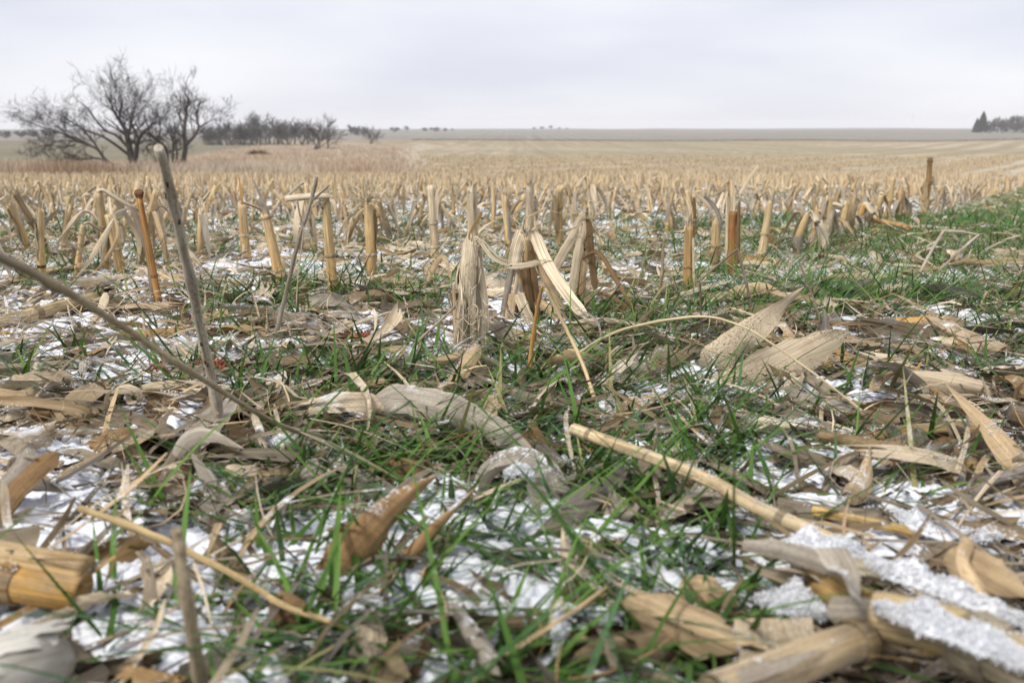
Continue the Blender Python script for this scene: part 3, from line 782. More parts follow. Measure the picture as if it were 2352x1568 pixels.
def stub_parts(path, r, rng, top='cut', nodes=(0.3, 0.62), lo=None, hi=None, sheaths=1, hang=0, fuzz=0):
    """list of (part name, Bag, material, kind) in the coordinates of path (base first)"""
    path = np.asarray(path, float); out = []
    lo = S_LO if lo is None else lo; hi = S_HI if hi is None else hi
    S = 18; c = spline(path, S); t = np.linspace(0, 1, S + 1)
    rad_ = r * (1.06 - 0.2 * t)
    for nd in nodes: rad_ = rad_ * (1 + 0.10 * np.exp(-((t - nd) / 0.025) ** 2))
    z0, z1 = c[0][2], c[-1][2]
    V, Q, U = tube(c, rad_, 10, None, rng.uniform(0.78, 1.0), 0.02, rng=rng)
    if top in ('split', 'frayed'):                       # ragged upper rim
        i0 = S * 11; V[i0:i0 + 11, 2] += rng.uniform(-0.02, 0.012, 11)
    out.append(('stalk', Bag().put((V, Q, U), grad(V, lo, hi, z0, z1, rng)), M_STUB, None))
    Tn = nrm(np.gradient(c, axis=0))
    for nd in nodes:
        i = int(nd * S); q = c[i]; d = Tn[i]; rr = rad_[i]
        ring = [q - d * 0.0035, q - d * 0.0015, q + d * 0.0005, q + d * 0.0025, q + d * 0.004]
        out.append(('node', Bag().put(tube(ring, np.array([1.0, 1.1, 1.05, 1.1, 1.0]) * rr * 1.03, 10, None, cap=False, rng=rng), (hi * 0.72 if rng.random() < 0.6 else S_PALE * 0.85)), M_STUB, None))
    up = Tn[-1]
    if top in ('frayed', 'split'):
        b = Bag()
        for f in fibres(c[-1], up, 26 if top == 'frayed' else 12, 0.045, 0.75 if top == 'frayed' else 0.3, rng): b.put(f, S_PALE * rng.uniform(0.8, 1.1))
        out.append(('frayed_top', b, M_SHRED, 'stuff'))
    if top == 'split':
        for k_ in range(2):
            a = rng.uniform(0, 6.28); n_ = np.array([cos(a), sin(a), 0]); q = c[-2] + n_ * r * 0.8
            l_ = rng.uniform(0.02, 0.06)
            out.append(('splinter', Bag().put(ribbon([q, q + up * l_ * 0.6 + n_ * 0.002, q + up * l_ + n_ * rng.uniform(0, 0.02)], r * 1.1, 6, 2, 0.6, 0, 0, 0, 'spear', np.cross(up, n_), rng=rng), S_PALE * rng.uniform(0.75, 1)), M_SHRED, None))
    if top == 'bent':
        a = rng.uniform(0, 6.28); n_ = np.array([cos(a), sin(a), 0]); q = c[-1]
        e = q + n_ * rng.uniform(0.05, 0.10) + np.array([0, 0, rng.uniform(-0.05, 0.01)])
        out.append(('bent_top', Bag().put(tube([q, q + n_ * 0.012 + up * 0.004, (q + e) / 2 + up * 0.006, e], r * np.array([0.8, 0.6, 0.75, 0.7]), 8, 8, 0.6, 0.04, rng=rng), S_PALE * 0.9), M_STUB, None))
    for k_ in range(sheaths):                             # leaf sheath still hugging the stalk
        a = rng.uniform(0, 6.28); f0 = rng.uniform(0.02, 0.3); f1 = f0 + rng.uniform(0.3, 0.65)
        ii = np.linspace(f0, min(f1, 1.0), 5) * S
        n_ = np.array([cos(a), sin(a), 0]); cc = np.stack([np.interp(ii, np.arange(S + 1), c[:, j]) for j in range(3)], -1)
        op = np.linspace(0.05, rng.uniform(0.4, 1.6), 5)[:, None]
        tn_ = TC[rng.choice(['pale', 'tan', 'grey', 'tan'])] * rng.uniform(0.8, 1.15)
        out.append(('leaf_sheath', Bag().put(ribbon(cc + n_ * r * (0.98 + op * 0.6), r * 2.6, 10, 5, np.linspace(1.5, 0.8, 11), 0, 0, 0.15, 'strip', np.cross([0, 0, 1.0], n_), 0.006, rng=rng), tn_), M_LEAF, None))
    for k_ in range(hang):                                # blade hanging from a node
        a = rng.uniform(0, 6.28); n_ = np.array([cos(a), sin(a), 0]); f = rng.uniform(0.5, 0.95); q = c[int(f * S)]
        hgt = max(q[2] - z0, 0.03); o = rng.uniform(0.05, 0.12)
        pp = [q + n_ * r, q + n_ * o * 0.4 + np.array([0, 0, 0.015]), q + n_ * o - np.array([0, 0, hgt * 0.4]), q + n_ * o * rng.uniform(0.8, 1.6) - np.array([0, 0, hgt * rng.uniform(0.75, 0.98)])]
        out.append(('hanging_leaf', Bag().put(ribbon(pp, rng.uniform(0.012, 0.028), 14, 4, rng.uniform(0.4, 1.5), 0, rng.uniform(-1, 1), 0.2, 'leaf', np.cross([0, 0, 1.0], n_), rng=rng), TC[rng.choice(['pale', 'tan', 'grey'])] * rng.uniform(0.85, 1.1)), M_LEAF, None))
    if fuzz:
        b = Bag()
        for _ in range(fuzz):
            q = c[rng.integers(3, S)]
            for f in fibres(q, nrm(rng.normal(size=3)), 1, 0.05, 0.6, rng, 0.001): b.put(f, S_PALE * rng.uniform(0.7, 1.1))
        out.append(('loose_fibres', b, M_SHRED, 'stuff'))
    return out

def realise(name, parts, base, label, cat, group=None):
    root = tag(empty(name, base), label, cat, group)
    for nm, bag, mat, kd in parts:
        o = bag.out(nm, mat, root, base)
        if kd: o['kind'] = kd
    return root

HERO_BASES = []
def hero_stub(label, phrase, base_px, top_px, dy, w_px, seed, mids=(), extra=None, group='corn stubs standing in the two nearest rows', **kw):
    rng = np.random.default_rng(seed)
    b = P(*base_px); b[2] = gz(b[0], b[1]) - 0.012
    p = [b] + [D(m_[0], m_[1], b[1] + m_[2]) for m_ in mids] + [D(top_px[0], top_px[1], b[1] + dy)]
    r = 0.5 * w_px * b[1] / F_PX
    parts = stub_parts(p, r, rng, **kw)
    if extra: parts += extra(p, r, rng, b)
    HERO_BASES.append(b[:2])
    o = realise('corn_stub', parts, b, label, 'corn stub', group)
    if phrase: land(phrase, b)
    return o

def leafpart(name, spec, b, w, tint_, rng, mat=None, **kw):
    """a leaf or strip of a stub, spec in picture points with depth relative to the base"""
    p = [D(s[0], s[1], b[1] + s[2]) for s in spec]
    return (name, Bag().put(ribbon(p, w, kw.pop('S', 16), kw.pop('K', 4), rng=rng, **kw), np.asarray(tint_) * rng.uniform(0.95, 1.05)), mat or M_LEAF, None)

G_ = np.array([0.30, 0.24, 0.17])
# second row, left half of the picture
hero_stub('thin leaning orange stub with round dark cut end beside the spotted stem', 'the thin orange stub', (374, 730), (320, 452), 0.0, 17, 1, sheaths=0, nodes=(0.05, 0.42), lo=np.array([0.55, 0.27, 0.07]), hi=np.array([0.5, 0.25, 0.08]),
          extra=lambda p, r, rng, b: [('cut_end', Bag().put(tube([p[-1] + [0, 0, -0.002], p[-1] + [0, 0.0, 0.006], p[-1] + [0, -0.002, 0.012]], [r * 0.95, r * 1.35, r * 1.1], 10, 4, rng=rng), (0.16, 0.075, 0.03)), M_STUB, None),
                                      leafpart('leaf_sheath', [(352, 690, 0.02), (345, 600, 0.02), (322, 520, 0.02), (303, 478, 0.02)], b, 0.017, G_, rng, roll=0.3, curl=0.8, prof='strip')])
hero_stub('stub with folded pale leaves hanging down its left side beside the thin orange stub', 'the leaf-draped stub', (284, 640), (250, 492), 0.0, 25, 2, sheaths=0, nodes=(0.12, 0.5),
          extra=lambda p, r, rng, b: [leafpart('splinter', [(255, 500, 0), (248, 437, 0.02)], b, 0.012, S_PALE, rng, prof='strip', mat=M_SHRED),
                                      leafpart('hanging_leaf', [(266, 495, -0.03), (235, 545, -0.06), (200, 605, -0.1), (165, 650, -0.14)], b, 0.018, TC['pale'], rng, curl=1.2),
                                      leafpart('hanging_leaf', [(262, 494, -0.03), (268, 545, -0.07), (230, 610, -0.1), (178, 655, -0.15)], b, 0.012, TC['tan'], rng, curl=1.0),
                                      leafpart('hanging_leaf', [(300, 478, -0.02), (262, 495, -0.02), (240, 560, -0.04), (228, 620, -0.07)], b, 0.012, TC['grey'], rng, curl=1.0)])
hero_stub('brown slanting stub at the left edge, split at its tip', 'the brown slanting stub', (124, 600), (34, 440), -0.1, 17, 3, sheaths=1, top='split', lo=np.array([0.40, 0.25, 0.09]), hi=np.array([0.33, 0.24, 0.14]))
hero_stub('upright ochre stub with thin tall splinter, left of the split-topped stub', 'the ochre splintered stub', (566, 602), (556, 470), 0.0, 23, 4, sheaths=0, nodes=(0.15, 0.55), top='cut',
          extra=lambda p, r, rng, b: [leafpart('splinter', [(558, 480, 0), (552, 430, 0.0), (547, 394, 0.0)], b, 0.013, S_LO * 1.1, rng, prof='spear', mat=M_SHRED)])
hero_stub('thick leaning stub with grey split top, behind the grey twiggy stem', 'the split-topped stub', (650, 660), (609, 490), 0.0, 26, 5, sheaths=0, nodes=(0.28, 0.95), top='split',
          extra=lambda p, r, rng, b: [leafpart('splinter', [(612, 492, 0), (600, 455, 0.0), (580, 410, 0.0)], b, 0.016, TC['grey'] * 1.1, rng, prof='spear', mat=M_SHRED), leafpart('splinter', [(607, 490, 0), (590, 478, 0.0), (556, 465, 0.0)], b, 0.005, TC['brown'], rng, prof='strip')])
hero_stub('thick golden stub with its broken top folded flat to the left', 'the folded-top stub', (768, 696), (748, 462), 0.0, 26, 6, sheaths=0, nodes=(0.28, 0.55), top='frayed',
          extra=lambda p, r, rng, b: [('bent_top', Bag().put(tube([D(762, 452, b[1]), D(742, 450, b[1] - 0.01), D(700, 452, b[1] - 0.03), D(654, 457, b[1] - 0.05)], r * np.array([0.6, 0.8, 0.9, 0.8]), 10, 12, 0.55, 0.05, rng=rng), S_PALE), M_STUB, None),
                                      leafpart('hanging_leaf', [(756, 455, -0.01), (768, 470, -0.02), (772, 500, -0.02)], b, 0.010, TC['pale'], rng, curl=0.6)])
hero_stub('straight stub with bushy frayed fibre tuft at its top', 'the tufted stub', (856, 650), (845, 462), 0.0, 25, 7, sheaths=1, nodes=(0.12, 0.42), top='frayed',
          extra=lambda p, r, rng, b: [('fibre_tuft', (lambda bag: [bag.put(f, S_PALE * rng.uniform(0.85, 1.1)) for f in fibres(p[-1], np.array([0, 0, 1.0]), 60, 0.075, 1.1, rng, 0.0016)] and bag)(Bag()), M_SHRED, 'stuff'),
                                      leafpart('splinter', [(843, 465, 0), (815, 458, -0.02), (790, 462, -0.04)], b, 0.010, TC['pale'], rng, prof='spear')])
hero_stub('pale narrow stub with a small frayed flap at its tip, left of the shredded stub', 'the pale flap-tipped stub', (1001, 613), (990, 425), 0.0, 23, 8, sheaths=0, nodes=(0.3, 0.58), lo=S_HI, hi=S_PALE, top='cut',
          extra=lambda p, r, rng, b: [leafpart('splinter', [(1003, 505, -0.01), (1003, 470, -0.01), (1006, 445, -0.01), (1014, 430, -0.02)], b, 0.014, S_PALE, rng, prof='strip', mat=M_SHRED)])

# first row: the shredded stubs in the middle
def shreds_h1(p, r, rng, b):
    out = []
    for k_ in range(9):                                  # torn sheath strips standing round the core
        u = rng.uniform(-1, 1); x0 = 1080 + 33 * u + rng.normal(0, 3); x1 = 1084 + 17 * u + rng.normal(0, 4)
        dz = -0.022 * math.sqrt(max(0.0, 1 - u * u)) + 0.004 * rng.normal()
        y0 = rng.uniform(770, 832); y1 = rng.uniform(548, 640)
        out.append(leafpart('sheath_strip', [(x0, y0, dz), ((x0 + x1) / 2 + rng.normal(0, 2), (y0 + y1) / 2, dz - 0.004), (x1, y1, dz + 0.004)], b, rng.uniform(0.009, 0.017), S_PALE * rng.choice([0.5, 0.75, 0.95, 1.05]), rng, M_SHRED, curl=0.7, roll=rng.normal(0, 0.35), prof='full', jag=0.010, K=3))
    out.append(leafpart('sheath_strip', [(1108, 832, -0.02), (1108, 700, -0.012), (1096, 600, -0.006), (1092, 556, 0.0)], b, 0.020, S_PALE * 1.02, rng, M_SHRED, curl=0.5, prof='strip', jag=0.004))
    out.append(leafpart('sheath_strip', [(1070, 690, -0.03), (1074, 620, -0.026), (1078, 580, -0.02), (1080, 550, -0.014)], b, 0.030, S_PALE * 1.08, rng, M_SHRED, curl=0.9, prof='strip', jag=0.006))
    out.append(leafpart('sheath_strip', [(1052, 822, -0.01), (1050, 720, -0.01), (1048, 650, -0.008)], b, 0.018, TC['tan'], rng, curl=1.1, prof='strip'))
    out.append(leafpart('curled_sheath', [(1052, 700, 0.0), (1054, 650, 0.0), (1055, 616, 0.0)], b, 0.030, TC['brown'] * 1.1, rng, curl=2.6, prof='full', roll=3.14))
    out.append(leafpart('bent_strip', [(1083, 553, 0), (1096, 547, -0.01), (1130, 590, -0.02), (1168, 610, -0.02)], b, 0.006, S_PALE, rng, M_SHRED, curl=0.4, prof='strip'))
    out.append(leafpart('bent_strip', [(1090, 550, 0), (1112, 556, -0.01), (1145, 590, -0.02), (1170, 600, -0.02)], b, 0.004, S_PALE, rng, M_SHRED, curl=0.4, prof='strip'))
    bag = Bag()
    for _ in range(60):
        x0 = rng.uniform(1050, 1112); y0 = rng.uniform(575, 800); q = D(x0, y0, b[1] - 0.034)
        e = D(x0 + rng.normal(0, 12), y0 + rng.normal(20, 45), b[1] - 0.036 - rng.uniform(0, 0.01)); m_ = (q + e) / 2 + rng.normal(0, 0.004, 3)
        bag.put(ribbon([q, m_, e], rng.uniform(0.0008, 0.0022), 5, 1, 0.1, rng.uniform(-0.5, 0.5), prof='strip', rng=rng), S_PALE * rng.uniform(0.75, 1.12))
    for _ in range(36):
        q = D(rng.normal(1094, 8), rng.normal(735, 9), b[1] - 0.036); e = q + rng.normal(0, 0.012, 3)
        bag.put(ribbon([q, (q + e) / 2 + rng.normal(0, 0.006, 3), e], 0.001, 5, 1, 0.1, prof='strip', rng=rng), S_PALE * rng.uniform(0.6, 1.0))
    out.append(('loose_fibres', bag, M_SHRED, 'stuff'))
    return out
hero_stub('stout shredded stub with ragged pale fibres, nearest of the standing stubs', 'the stout shredded stub', (1082, 822), (1083, 575), 0.0, 42, 21, sheaths=0, nodes=(0.2,), top='frayed', lo=np.array([0.42, 0.22, 0.05]), hi=S_HI, extra=shreds_h1)
hero_stub('flat pale stub rising behind the stout shredded stub', None, (1088, 640), (1084, 428), 0.0, 30, 22, sheaths=0, nodes=(), top='split', lo=S_HI * 0.95, hi=S_PALE * 0.92,
          extra=lambda p, r, rng, b: [leafpart('splinter', [(1072, 556, -0.05), (1088, 520, -0.05), (1108, 486, -0.06)], b, 0.010, TC['ochre'], rng, prof='strip', mat=M_SHRED)])
def shreds_h2(p, r, rng, b):
    out = [leafpart('sheath_strip', [(1180, 612, -0.03), (1188, 570, -0.02), (1202, 524, -0.005)], b, 0.030, S_PALE * 0.98, rng, M_SHRED, curl=0.9, prof='strip', jag=0.004),
           leafpart('sheath_strip', [(1225, 530, 0.0), (1255, 600, -0.05), (1300, 670, -0.09), (1346, 728, -0.12)], b, 0.023, S_PALE * 1.08, rng, M_SHRED, curl=0.5, prof='strip', jag=0.003),
           leafpart('sheath_strip', [(1232, 532, 0.0), (1262, 600, -0.04), (1304, 676, -0.07), (1332, 735, -0.09)], b, 0.012, S_PALE * 0.95, rng, M_SHRED, curl=0.4, prof='strip'),
           leafpart('sheath_strip', [(1220, 545, 0.02), (1245, 620, 0.0), (1275, 680, -0.02), (1300, 735, -0.04)], b, 0.018, TC['tan'], rng, curl=0.8, prof='strip'),
           leafpart('sheath_strip', [(1190, 670, -0.03), (1205, 710, -0.05), (1222, 748, -0.06)], b, 0.022, S_PALE * 0.9, rng, M_SHRED, curl=0.5, prof='strip', jag=0.003),
           leafpart('sheath_strip', [(1180, 672, -0.03), (1172, 712, -0.045), (1166, 752, -0.06)], b, 0.018, TC['tan'] * 1.1, rng, curl=0.6, prof='strip', jag=0.003),
           leafpart('sheath_strip', [(1176, 610, -0.01), (1163, 680, -0.02), (1152, 750, -0.03)], b, 0.016, TC['grey'], rng, curl=1.0, prof='strip'),
           leafpart('sheath_strip', [(1212, 575, -0.01), (1226, 660, -0.02), (1232, 740, -0.02)], b, 0.024, TC['brown'] * 1.2, rng, curl=1.1, prof='strip'),
           leafpart('sheath_strip', [(1204, 600, -0.02), (1214, 680, -0.03), (1230, 752, -0.03)], b, 0.020, TC['brown'], rng, M_SPECK, curl=1.0, prof='strip'),
           leafpart('sheath_strip', [(1236, 690, -0.02), (1285, 730, -0.06), (1330, 752, -0.08)], b, 0.018, TC['tan'] * 1.1, rng, curl=0.8, prof='strip'),
           leafpart('fibre_band', [(1168, 612, -0.045), (1200, 610, -0.05), (1240, 602, -0.045)], b, 0.012, S_PALE * 0.95, rng, M_SHRED, curl=0.5, prof='strip', jag=0.006)]
    for k_ in range(7):
        x0 = rng.uniform(1150, 1230); out.append(leafpart('sheath_strip', [(1195 + rng.normal(0, 10), rng.uniform(560, 640), -0.01), (0.5 * (x0 + 1192), 690, -0.02), (x0, rng.uniform(735, 756), -0.03)], b, rng.uniform(0.007, 0.014), TC[rng.choice(['tan', 'pale', 'grey'])], rng, curl=0.8, prof='strip'))
    bag = Bag()
    for f in fibres(D(1172, 560, b[1] - 0.01), np.array([-0.4, 0, -1.0]), 14, 0.08, 0.3, rng, 0.001, 0): bag.put(f, S_PALE * 0.9)
    for f in fibres(D(1236, 604, b[1] - 0.045), np.array([1.0, 0, 0.2]), 12, 0.03, 0.25, rng, 0.0014, 0): bag.put(f, S_PALE)
    out.append(('loose_fibres', bag, M_SHRED, 'stuff'))
    return out
hero_stub('stub with glossy orange core and torn sheath strips splayed to the ground', 'the splayed stub', (1190, 748), (1206, 540), 0.0, 40, 23, sheaths=0, nodes=(0.36, 0.68), top='frayed', lo=np.array([0.48, 0.24, 0.05]), hi=S_HI, extra=shreds_h2)
hero_stub('tall flat stub standing just behind the splayed stub', None, (1218, 640), (1216, 430), 0.0, 24, 24, sheaths=0, nodes=(), top='split', lo=S_HI * 0.9, hi=S_PALE * 0.9,
          extra=lambda p, r, rng, b: [leafpart('splinter', [(1203, 503, -0.05), (1230, 490, -0.05), (1256, 478, -0.06)], b, 0.006, TC['tan'], rng, prof='strip'), leafpart('splinter', [(1222, 540, -0.04), (1245, 480, -0.04), (1268, 432, -0.04)], b, 0.004, S_PALE, rng, prof='strip')])
hero_stub('cluster stub of three upright grey and brown blades right of the splayed stub', 'the three-bladed stub', (1325, 715), (1338, 560), 0.0, 26, 25, sheaths=0, nodes=(0.25,), top='split', hi=TC['tan'],
          extra=lambda p, r, rng, b: [leafpart('blade', [(1312, 690, -0.02), (1326, 590, -0.015), (1343, 505, 0.0)], b, 0.020, TC['pale'] * 0.95, rng, curl=0.7, prof='strip'),
                                      leafpart('blade', [(1270, 625, -0.03), (1295, 580, -0.02), (1330, 520, 0.0)], b, 0.024, TC['pale'] * 0.9, rng, curl=0.9, prof='strip'),
                                      leafpart('blade', [(1350, 502, 0.0), (1357, 570, -0.01), (1362, 620, -0.01), (1368, 665, -0.02)], b, 0.017, TC['brown'] * 0.9, rng, curl=0.8, prof='strip'),
                                      leafpart('blade', [(1330, 712, -0.01), (1338, 620, -0.01), (1346, 540, 0.0)], b, 0.022, TC['tan'], rng, curl=0.9, prof='strip'),
                                      leafpart('bent_leaf', [(1330, 600, 0.0), (1362, 580, -0.04), (1385, 590, -0.06), (1420, 650, -0.1), (1450, 700, -0.14), (1478, 740, -0.18)], b, 0.013, TC['brown'] * 1.1, rng, curl=1.1),
                                      leafpart('bent_leaf', [(1370, 668, -0.03), (1420, 690, -0.08), (1470, 735, -0.14), (1520, 750, -0.18)], b, 0.010, TC['brown'] * 1.2, rng, curl=0.9),
                                      leafpart('splinter', [(1340, 510, 0), (1318, 524, -0.02), (1283, 530, -0.03)], b, 0.004, TC['tan'], rng, prof='strip'),
                                      leafpart('splinter', [(1320, 530, 0), (1330, 505, 0), (1345, 492, -0.01)], b, 0.014, TC['pale'], rng, prof='strip')])
hero_stub('orange stub with pale straw top, leftmost of the three in a row right of centre', 'the orange straw-topped stub', (1580, 690), (1582, 520), 0.0, 26, 26, sheaths=0, nodes=(0.22, 0.55), lo=np.array([0.52, 0.29, 0.09]), hi=np.array([0.58, 0.38, 0.16]), top='frayed',
          extra=lambda p, r, rng, b: [leafpart('splinter', [(1586, 525, 0), (1582, 480, 0), (1571, 446, 0.01)], b, 0.018, S_PALE * 0.95, rng, M_SHRED, prof='spear', curl=0.8), leafpart('leaf_sheath', [(1594, 660, -0.015), (1593, 600, -0.015), (1592, 545, -0.01)], b, 0.006, S_PALE, rng, prof='strip'),
                                      leafpart('splinter', [(1593, 545, 0), (1596, 490, 0.01), (1594, 452, 0.01)], b, 0.007, TC['brown'] * 1.3, rng, prof='strip')])
hero_stub('stub with dark bent-over leaf on its top, middle of the three right of centre', 'the dark-capped stub', (1640, 640), (1646, 508), 0.0, 24, 27, sheaths=1, nodes=(0.25, 0.62), top='frayed',
          extra=lambda p, r, rng, b: [leafpart('bent_leaf', [(1618, 450, 0.0), (1634, 465, 0.0), (1650, 490, -0.01), (1655, 520, -0.02), (1650, 550, -0.02)], b, 0.016, TC['grey'] * 0.8, rng, curl=1.2),
                                      leafpart('bent_leaf', [(1612, 438, 0.0), (1600, 445, 0.0), (1626, 470, 0.0), (1642, 505, 0.0)], b, 0.012, TC['pale'], rng, curl=0.7)])
hero_stub('glossy red-orange stub with dark leaf and pale shreds, rightmost of the three right of centre', 'the red-orange stub', (1677, 645), (1682, 486), 0.0, 22, 28, sheaths=0, nodes=(0.3,), lo=np.array([0.50, 0.26, 0.08]), hi=np.array([0.42, 0.19, 0.06]), top='cut',
          extra=lambda p, r, rng, b: [leafpart('leaf_sheath', [(1692, 640, -0.01), (1696, 560, -0.01), (1697, 470, 0.0)], b, 0.015, TC['brown'], rng, curl=1.2, prof='strip'), leafpart('leaf_sheath', [(1670, 600, -0.005), (1671, 520, -0.005), (1673, 450, 0.0)], b, 0.013, S_PALE * 0.9, rng, M_SHRED, curl=1.0, prof='strip'),
                                      leafpart('splinter', [(1684, 490, 0.008), (1686, 440, 0.01), (1686, 402, 0.01)], b, 0.012, S_PALE * 0.95, rng, M_SHRED, prof='spear'), leafpart('splinter', [(1700, 445, 0), (1720, 412, 0.0), (1742, 380, 0.0)], b, 0.009, S_PALE * 1.05, rng, prof='full')])
hero_stub('clean ringed stub slanting right, standing alone past the three', 'the clean ringed stub', (1746, 606), (1769, 460), 0.0, 24, 29, sheaths=0, nodes=(0.22, 0.55), lo=S_HI, hi=S_HI, top='split')
hero_stub('bowed stub with arched leaf beside the tangled clump', 'the bowed stub', (1828, 600), (1858, 490), 0.0, 22, 30, mids=((1836, 540, 0.0),), sheaths=1, hang=2, nodes=(0.3,), top='bent', fuzz=8)
hero_stub('tangled stub with hanging blades, left part of the dense clump', 'the tangled stub', (1895, 570), (1905, 450), 0.0, 20, 31, sheaths=2, hang=3, top='split', fuzz=14)
hero_stub('golden stub deep in the dense clump with grey leaf over it', None, (1960, 545), (1985, 470), 0.0, 22, 32, sheaths=2, hang=3, top='bent', fuzz=14, lo=S_LO, hi=S_LO)
hero_stub('short torn stub in the dense clump, left of the slim orange stub', None, (1925, 555), (1945, 465), 0.0, 18, 33, sheaths=2, hang=2, top='frayed', fuzz=8)
hero_stub('slim plain orange stub slanting right behind the fallen golden stalk', 'the slim orange stub', (2033, 512), (2053, 408), 0.0, 15, 34, sheaths=0, nodes=(0.5,), top='cut')
hero_stub('tallest thin stub with dark ringed top near the right edge', 'the tallest dark-topped stub', (2118, 502), (2137, 362), 0.0, 15, 35, mids=((2130, 440, 0.0),), sheaths=2, hang=2, nodes=(0.35, 0.65, 0.97), hi=np.array([0.25, 0.15, 0.07]), top='cut')

for n_, (bx_, by_, tx_, ty_, w_) in enumerate([(1862, 588, 1880, 478, 18), (1913, 566, 1900, 470, 16), (1944, 552, 1962, 452, 18), (1988, 536, 1978, 440, 17), (2008, 528, 2024, 448, 15), (2062, 512, 2070, 425, 14), (2088, 507, 2080, 438, 13)]):
    hero_stub(f'ragged leafy stub, {ordn(n_)} from left of seven bunched beside the bowed stub', None, (bx_, by_), (tx_, ty_), 0.0, w_, 140 + n_, sheaths=3, hang=4, top=['split', 'bent', 'frayed'][n_ % 3], fuzz=16)

# stubs of the same kind along all the rows: shared kinds, one thing each
def proto(seed):
    rng = np.random.default_rng(seed)
    H = rng.uniform(0.15, 0.235); ln = rng.normal(0, 0.06, 2) * H / 0.2
    path = [np.zeros(3), np.array([ln[0] * 0.4 + rng.normal(0, 0.004), ln[1] * 0.4, H * 0.5]), np.array([ln[0], ln[1], H])]
    top = ['cut', 'frayed', 'split', 'bent'][seed % 4]
    nd = sorted(rng.uniform(0.12, 0.85, rng.integers(1, 4)))
    k_ = rng.uniform(0.7, 1.0)
    return stub_parts(path, rng.uniform(0.0075, 0.0125), rng, top, nd, S_LO * (1 - 0.4 * rng.random()) + S_HI * 0.4 * rng.random(), S_HI * k_ + S_PALE * (1 - k_), rng.integers(1, 4), rng.integers(1, 4), 10), top
PROTO = []
for s_ in range(16):
    pr, top_ = proto(300 + s_)
    meshes = [(nm, bag.out(nm, mat, link=False), kd) for nm, bag, mat, kd in pr]
    j = Bag()
    for nm, bag, mat, kd in pr:
        for a, b_, c_, d_ in zip(bag.V, bag.Q, bag.U, bag.T): j.put((a, b_ - b_.min(), c_), d_)
    PROTO.append((meshes, j.out('corn_stub', M_STUB, link=False), top_))
rs = np.random.default_rng(99)
spots = []
for k_ in range(0, 230):
    o2 = ROW0 - RP * SPACING * k_
    t = -6.0
    while t < 190:
        t += rs.uniform(0.10, 0.21) if rs.random() > 0.06 else rs.uniform(0.4, 0.9)
        q = o2 + RD * t + RP * rs.normal(0, 0.022)
        if q[1] < 1.5 or abs(q[0]) > 0.58 * q[1] + 0.1: continue
        spots.append((q[0], q[1], k_))
spots = np.array(spots)
keep = (lanes(spots[:, 0], spots[:, 1]) < 0.45) & (prairie(spots[:, 0], spots[:, 1]) < 0.4) & (track(spots[:, 0], spots[:, 1]) < 0.5) & (spots[:, 1] < 140) & (rs.random(len(spots)) < np.interp(spots[:, 1], [25, 50, 140], [1, 0.45, 0.18]))
hb = np.array(HERO_BASES)
k_row = spots[:, 2]; yy = spots[:, 1]
keep &= ~((k_row == 0) & (yy < 6.6)) & ~((k_row == 1) & (yy < 3.2)) & ~((k_row <= 4) & (yy < 2.35))
dmin = np.sqrt(((spots[:, None, :2] - hb[None]) ** 2).sum(-1)).min(1); keep &= dmin > 0.09
# the clump of three centre stubs stays readable: thin the row just behind it
spots = spots[keep]
spots = spots[np.argsort(spots[:, 1])]
near = spots[:275]; rest = spots[275:]
TOPW = {'cut': 'clean cut', 'frayed': 'frayed', 'split': 'split', 'bent': 'bent-over'}
rows = {}
for i, (x, y, kr) in enumerate(near): rows.setdefault(int(kr), []).append(i)
for kr, ids in rows.items():
    ids.sort(key=lambda i: proj(np.array([near[i][0], near[i][1], gz(near[i][0], near[i][1])]))[0])
    for n_, i in enumerate(ids):
        x, y, _ = near[i]
        pi_ = int(rs.integers(16)); ms, jm, top_ = PROTO[pi_]
        lb = f'{TOPW[top_]} corn stub, {ordn(n_)} from left of the plain stubs in the {ordn(kr)} stubble row'
        z = float(gz(x, y)) - 0.008; rz = rs.uniform(0, 6.28); sc = rs.uniform(0.85, 1.15); tl = rs.normal(0, 0.07, 2)
        if y < 4.2:
            root = empty('corn_stub', (x, y, z), rz)
            for nm, me, kd in ms:
                c = add(nm, me, root)
                if kd: c['kind'] = kd
        else:
            root = add('corn_stub', jm); root.location = (x, y, z)
        root.rotation_euler = (tl[0], tl[1], rz); root.scale = (sc, sc, sc * rs.uniform(0.85, 1.15))
        tag(root, lb, 'corn stub', 'corn stubs standing in the farther rows')

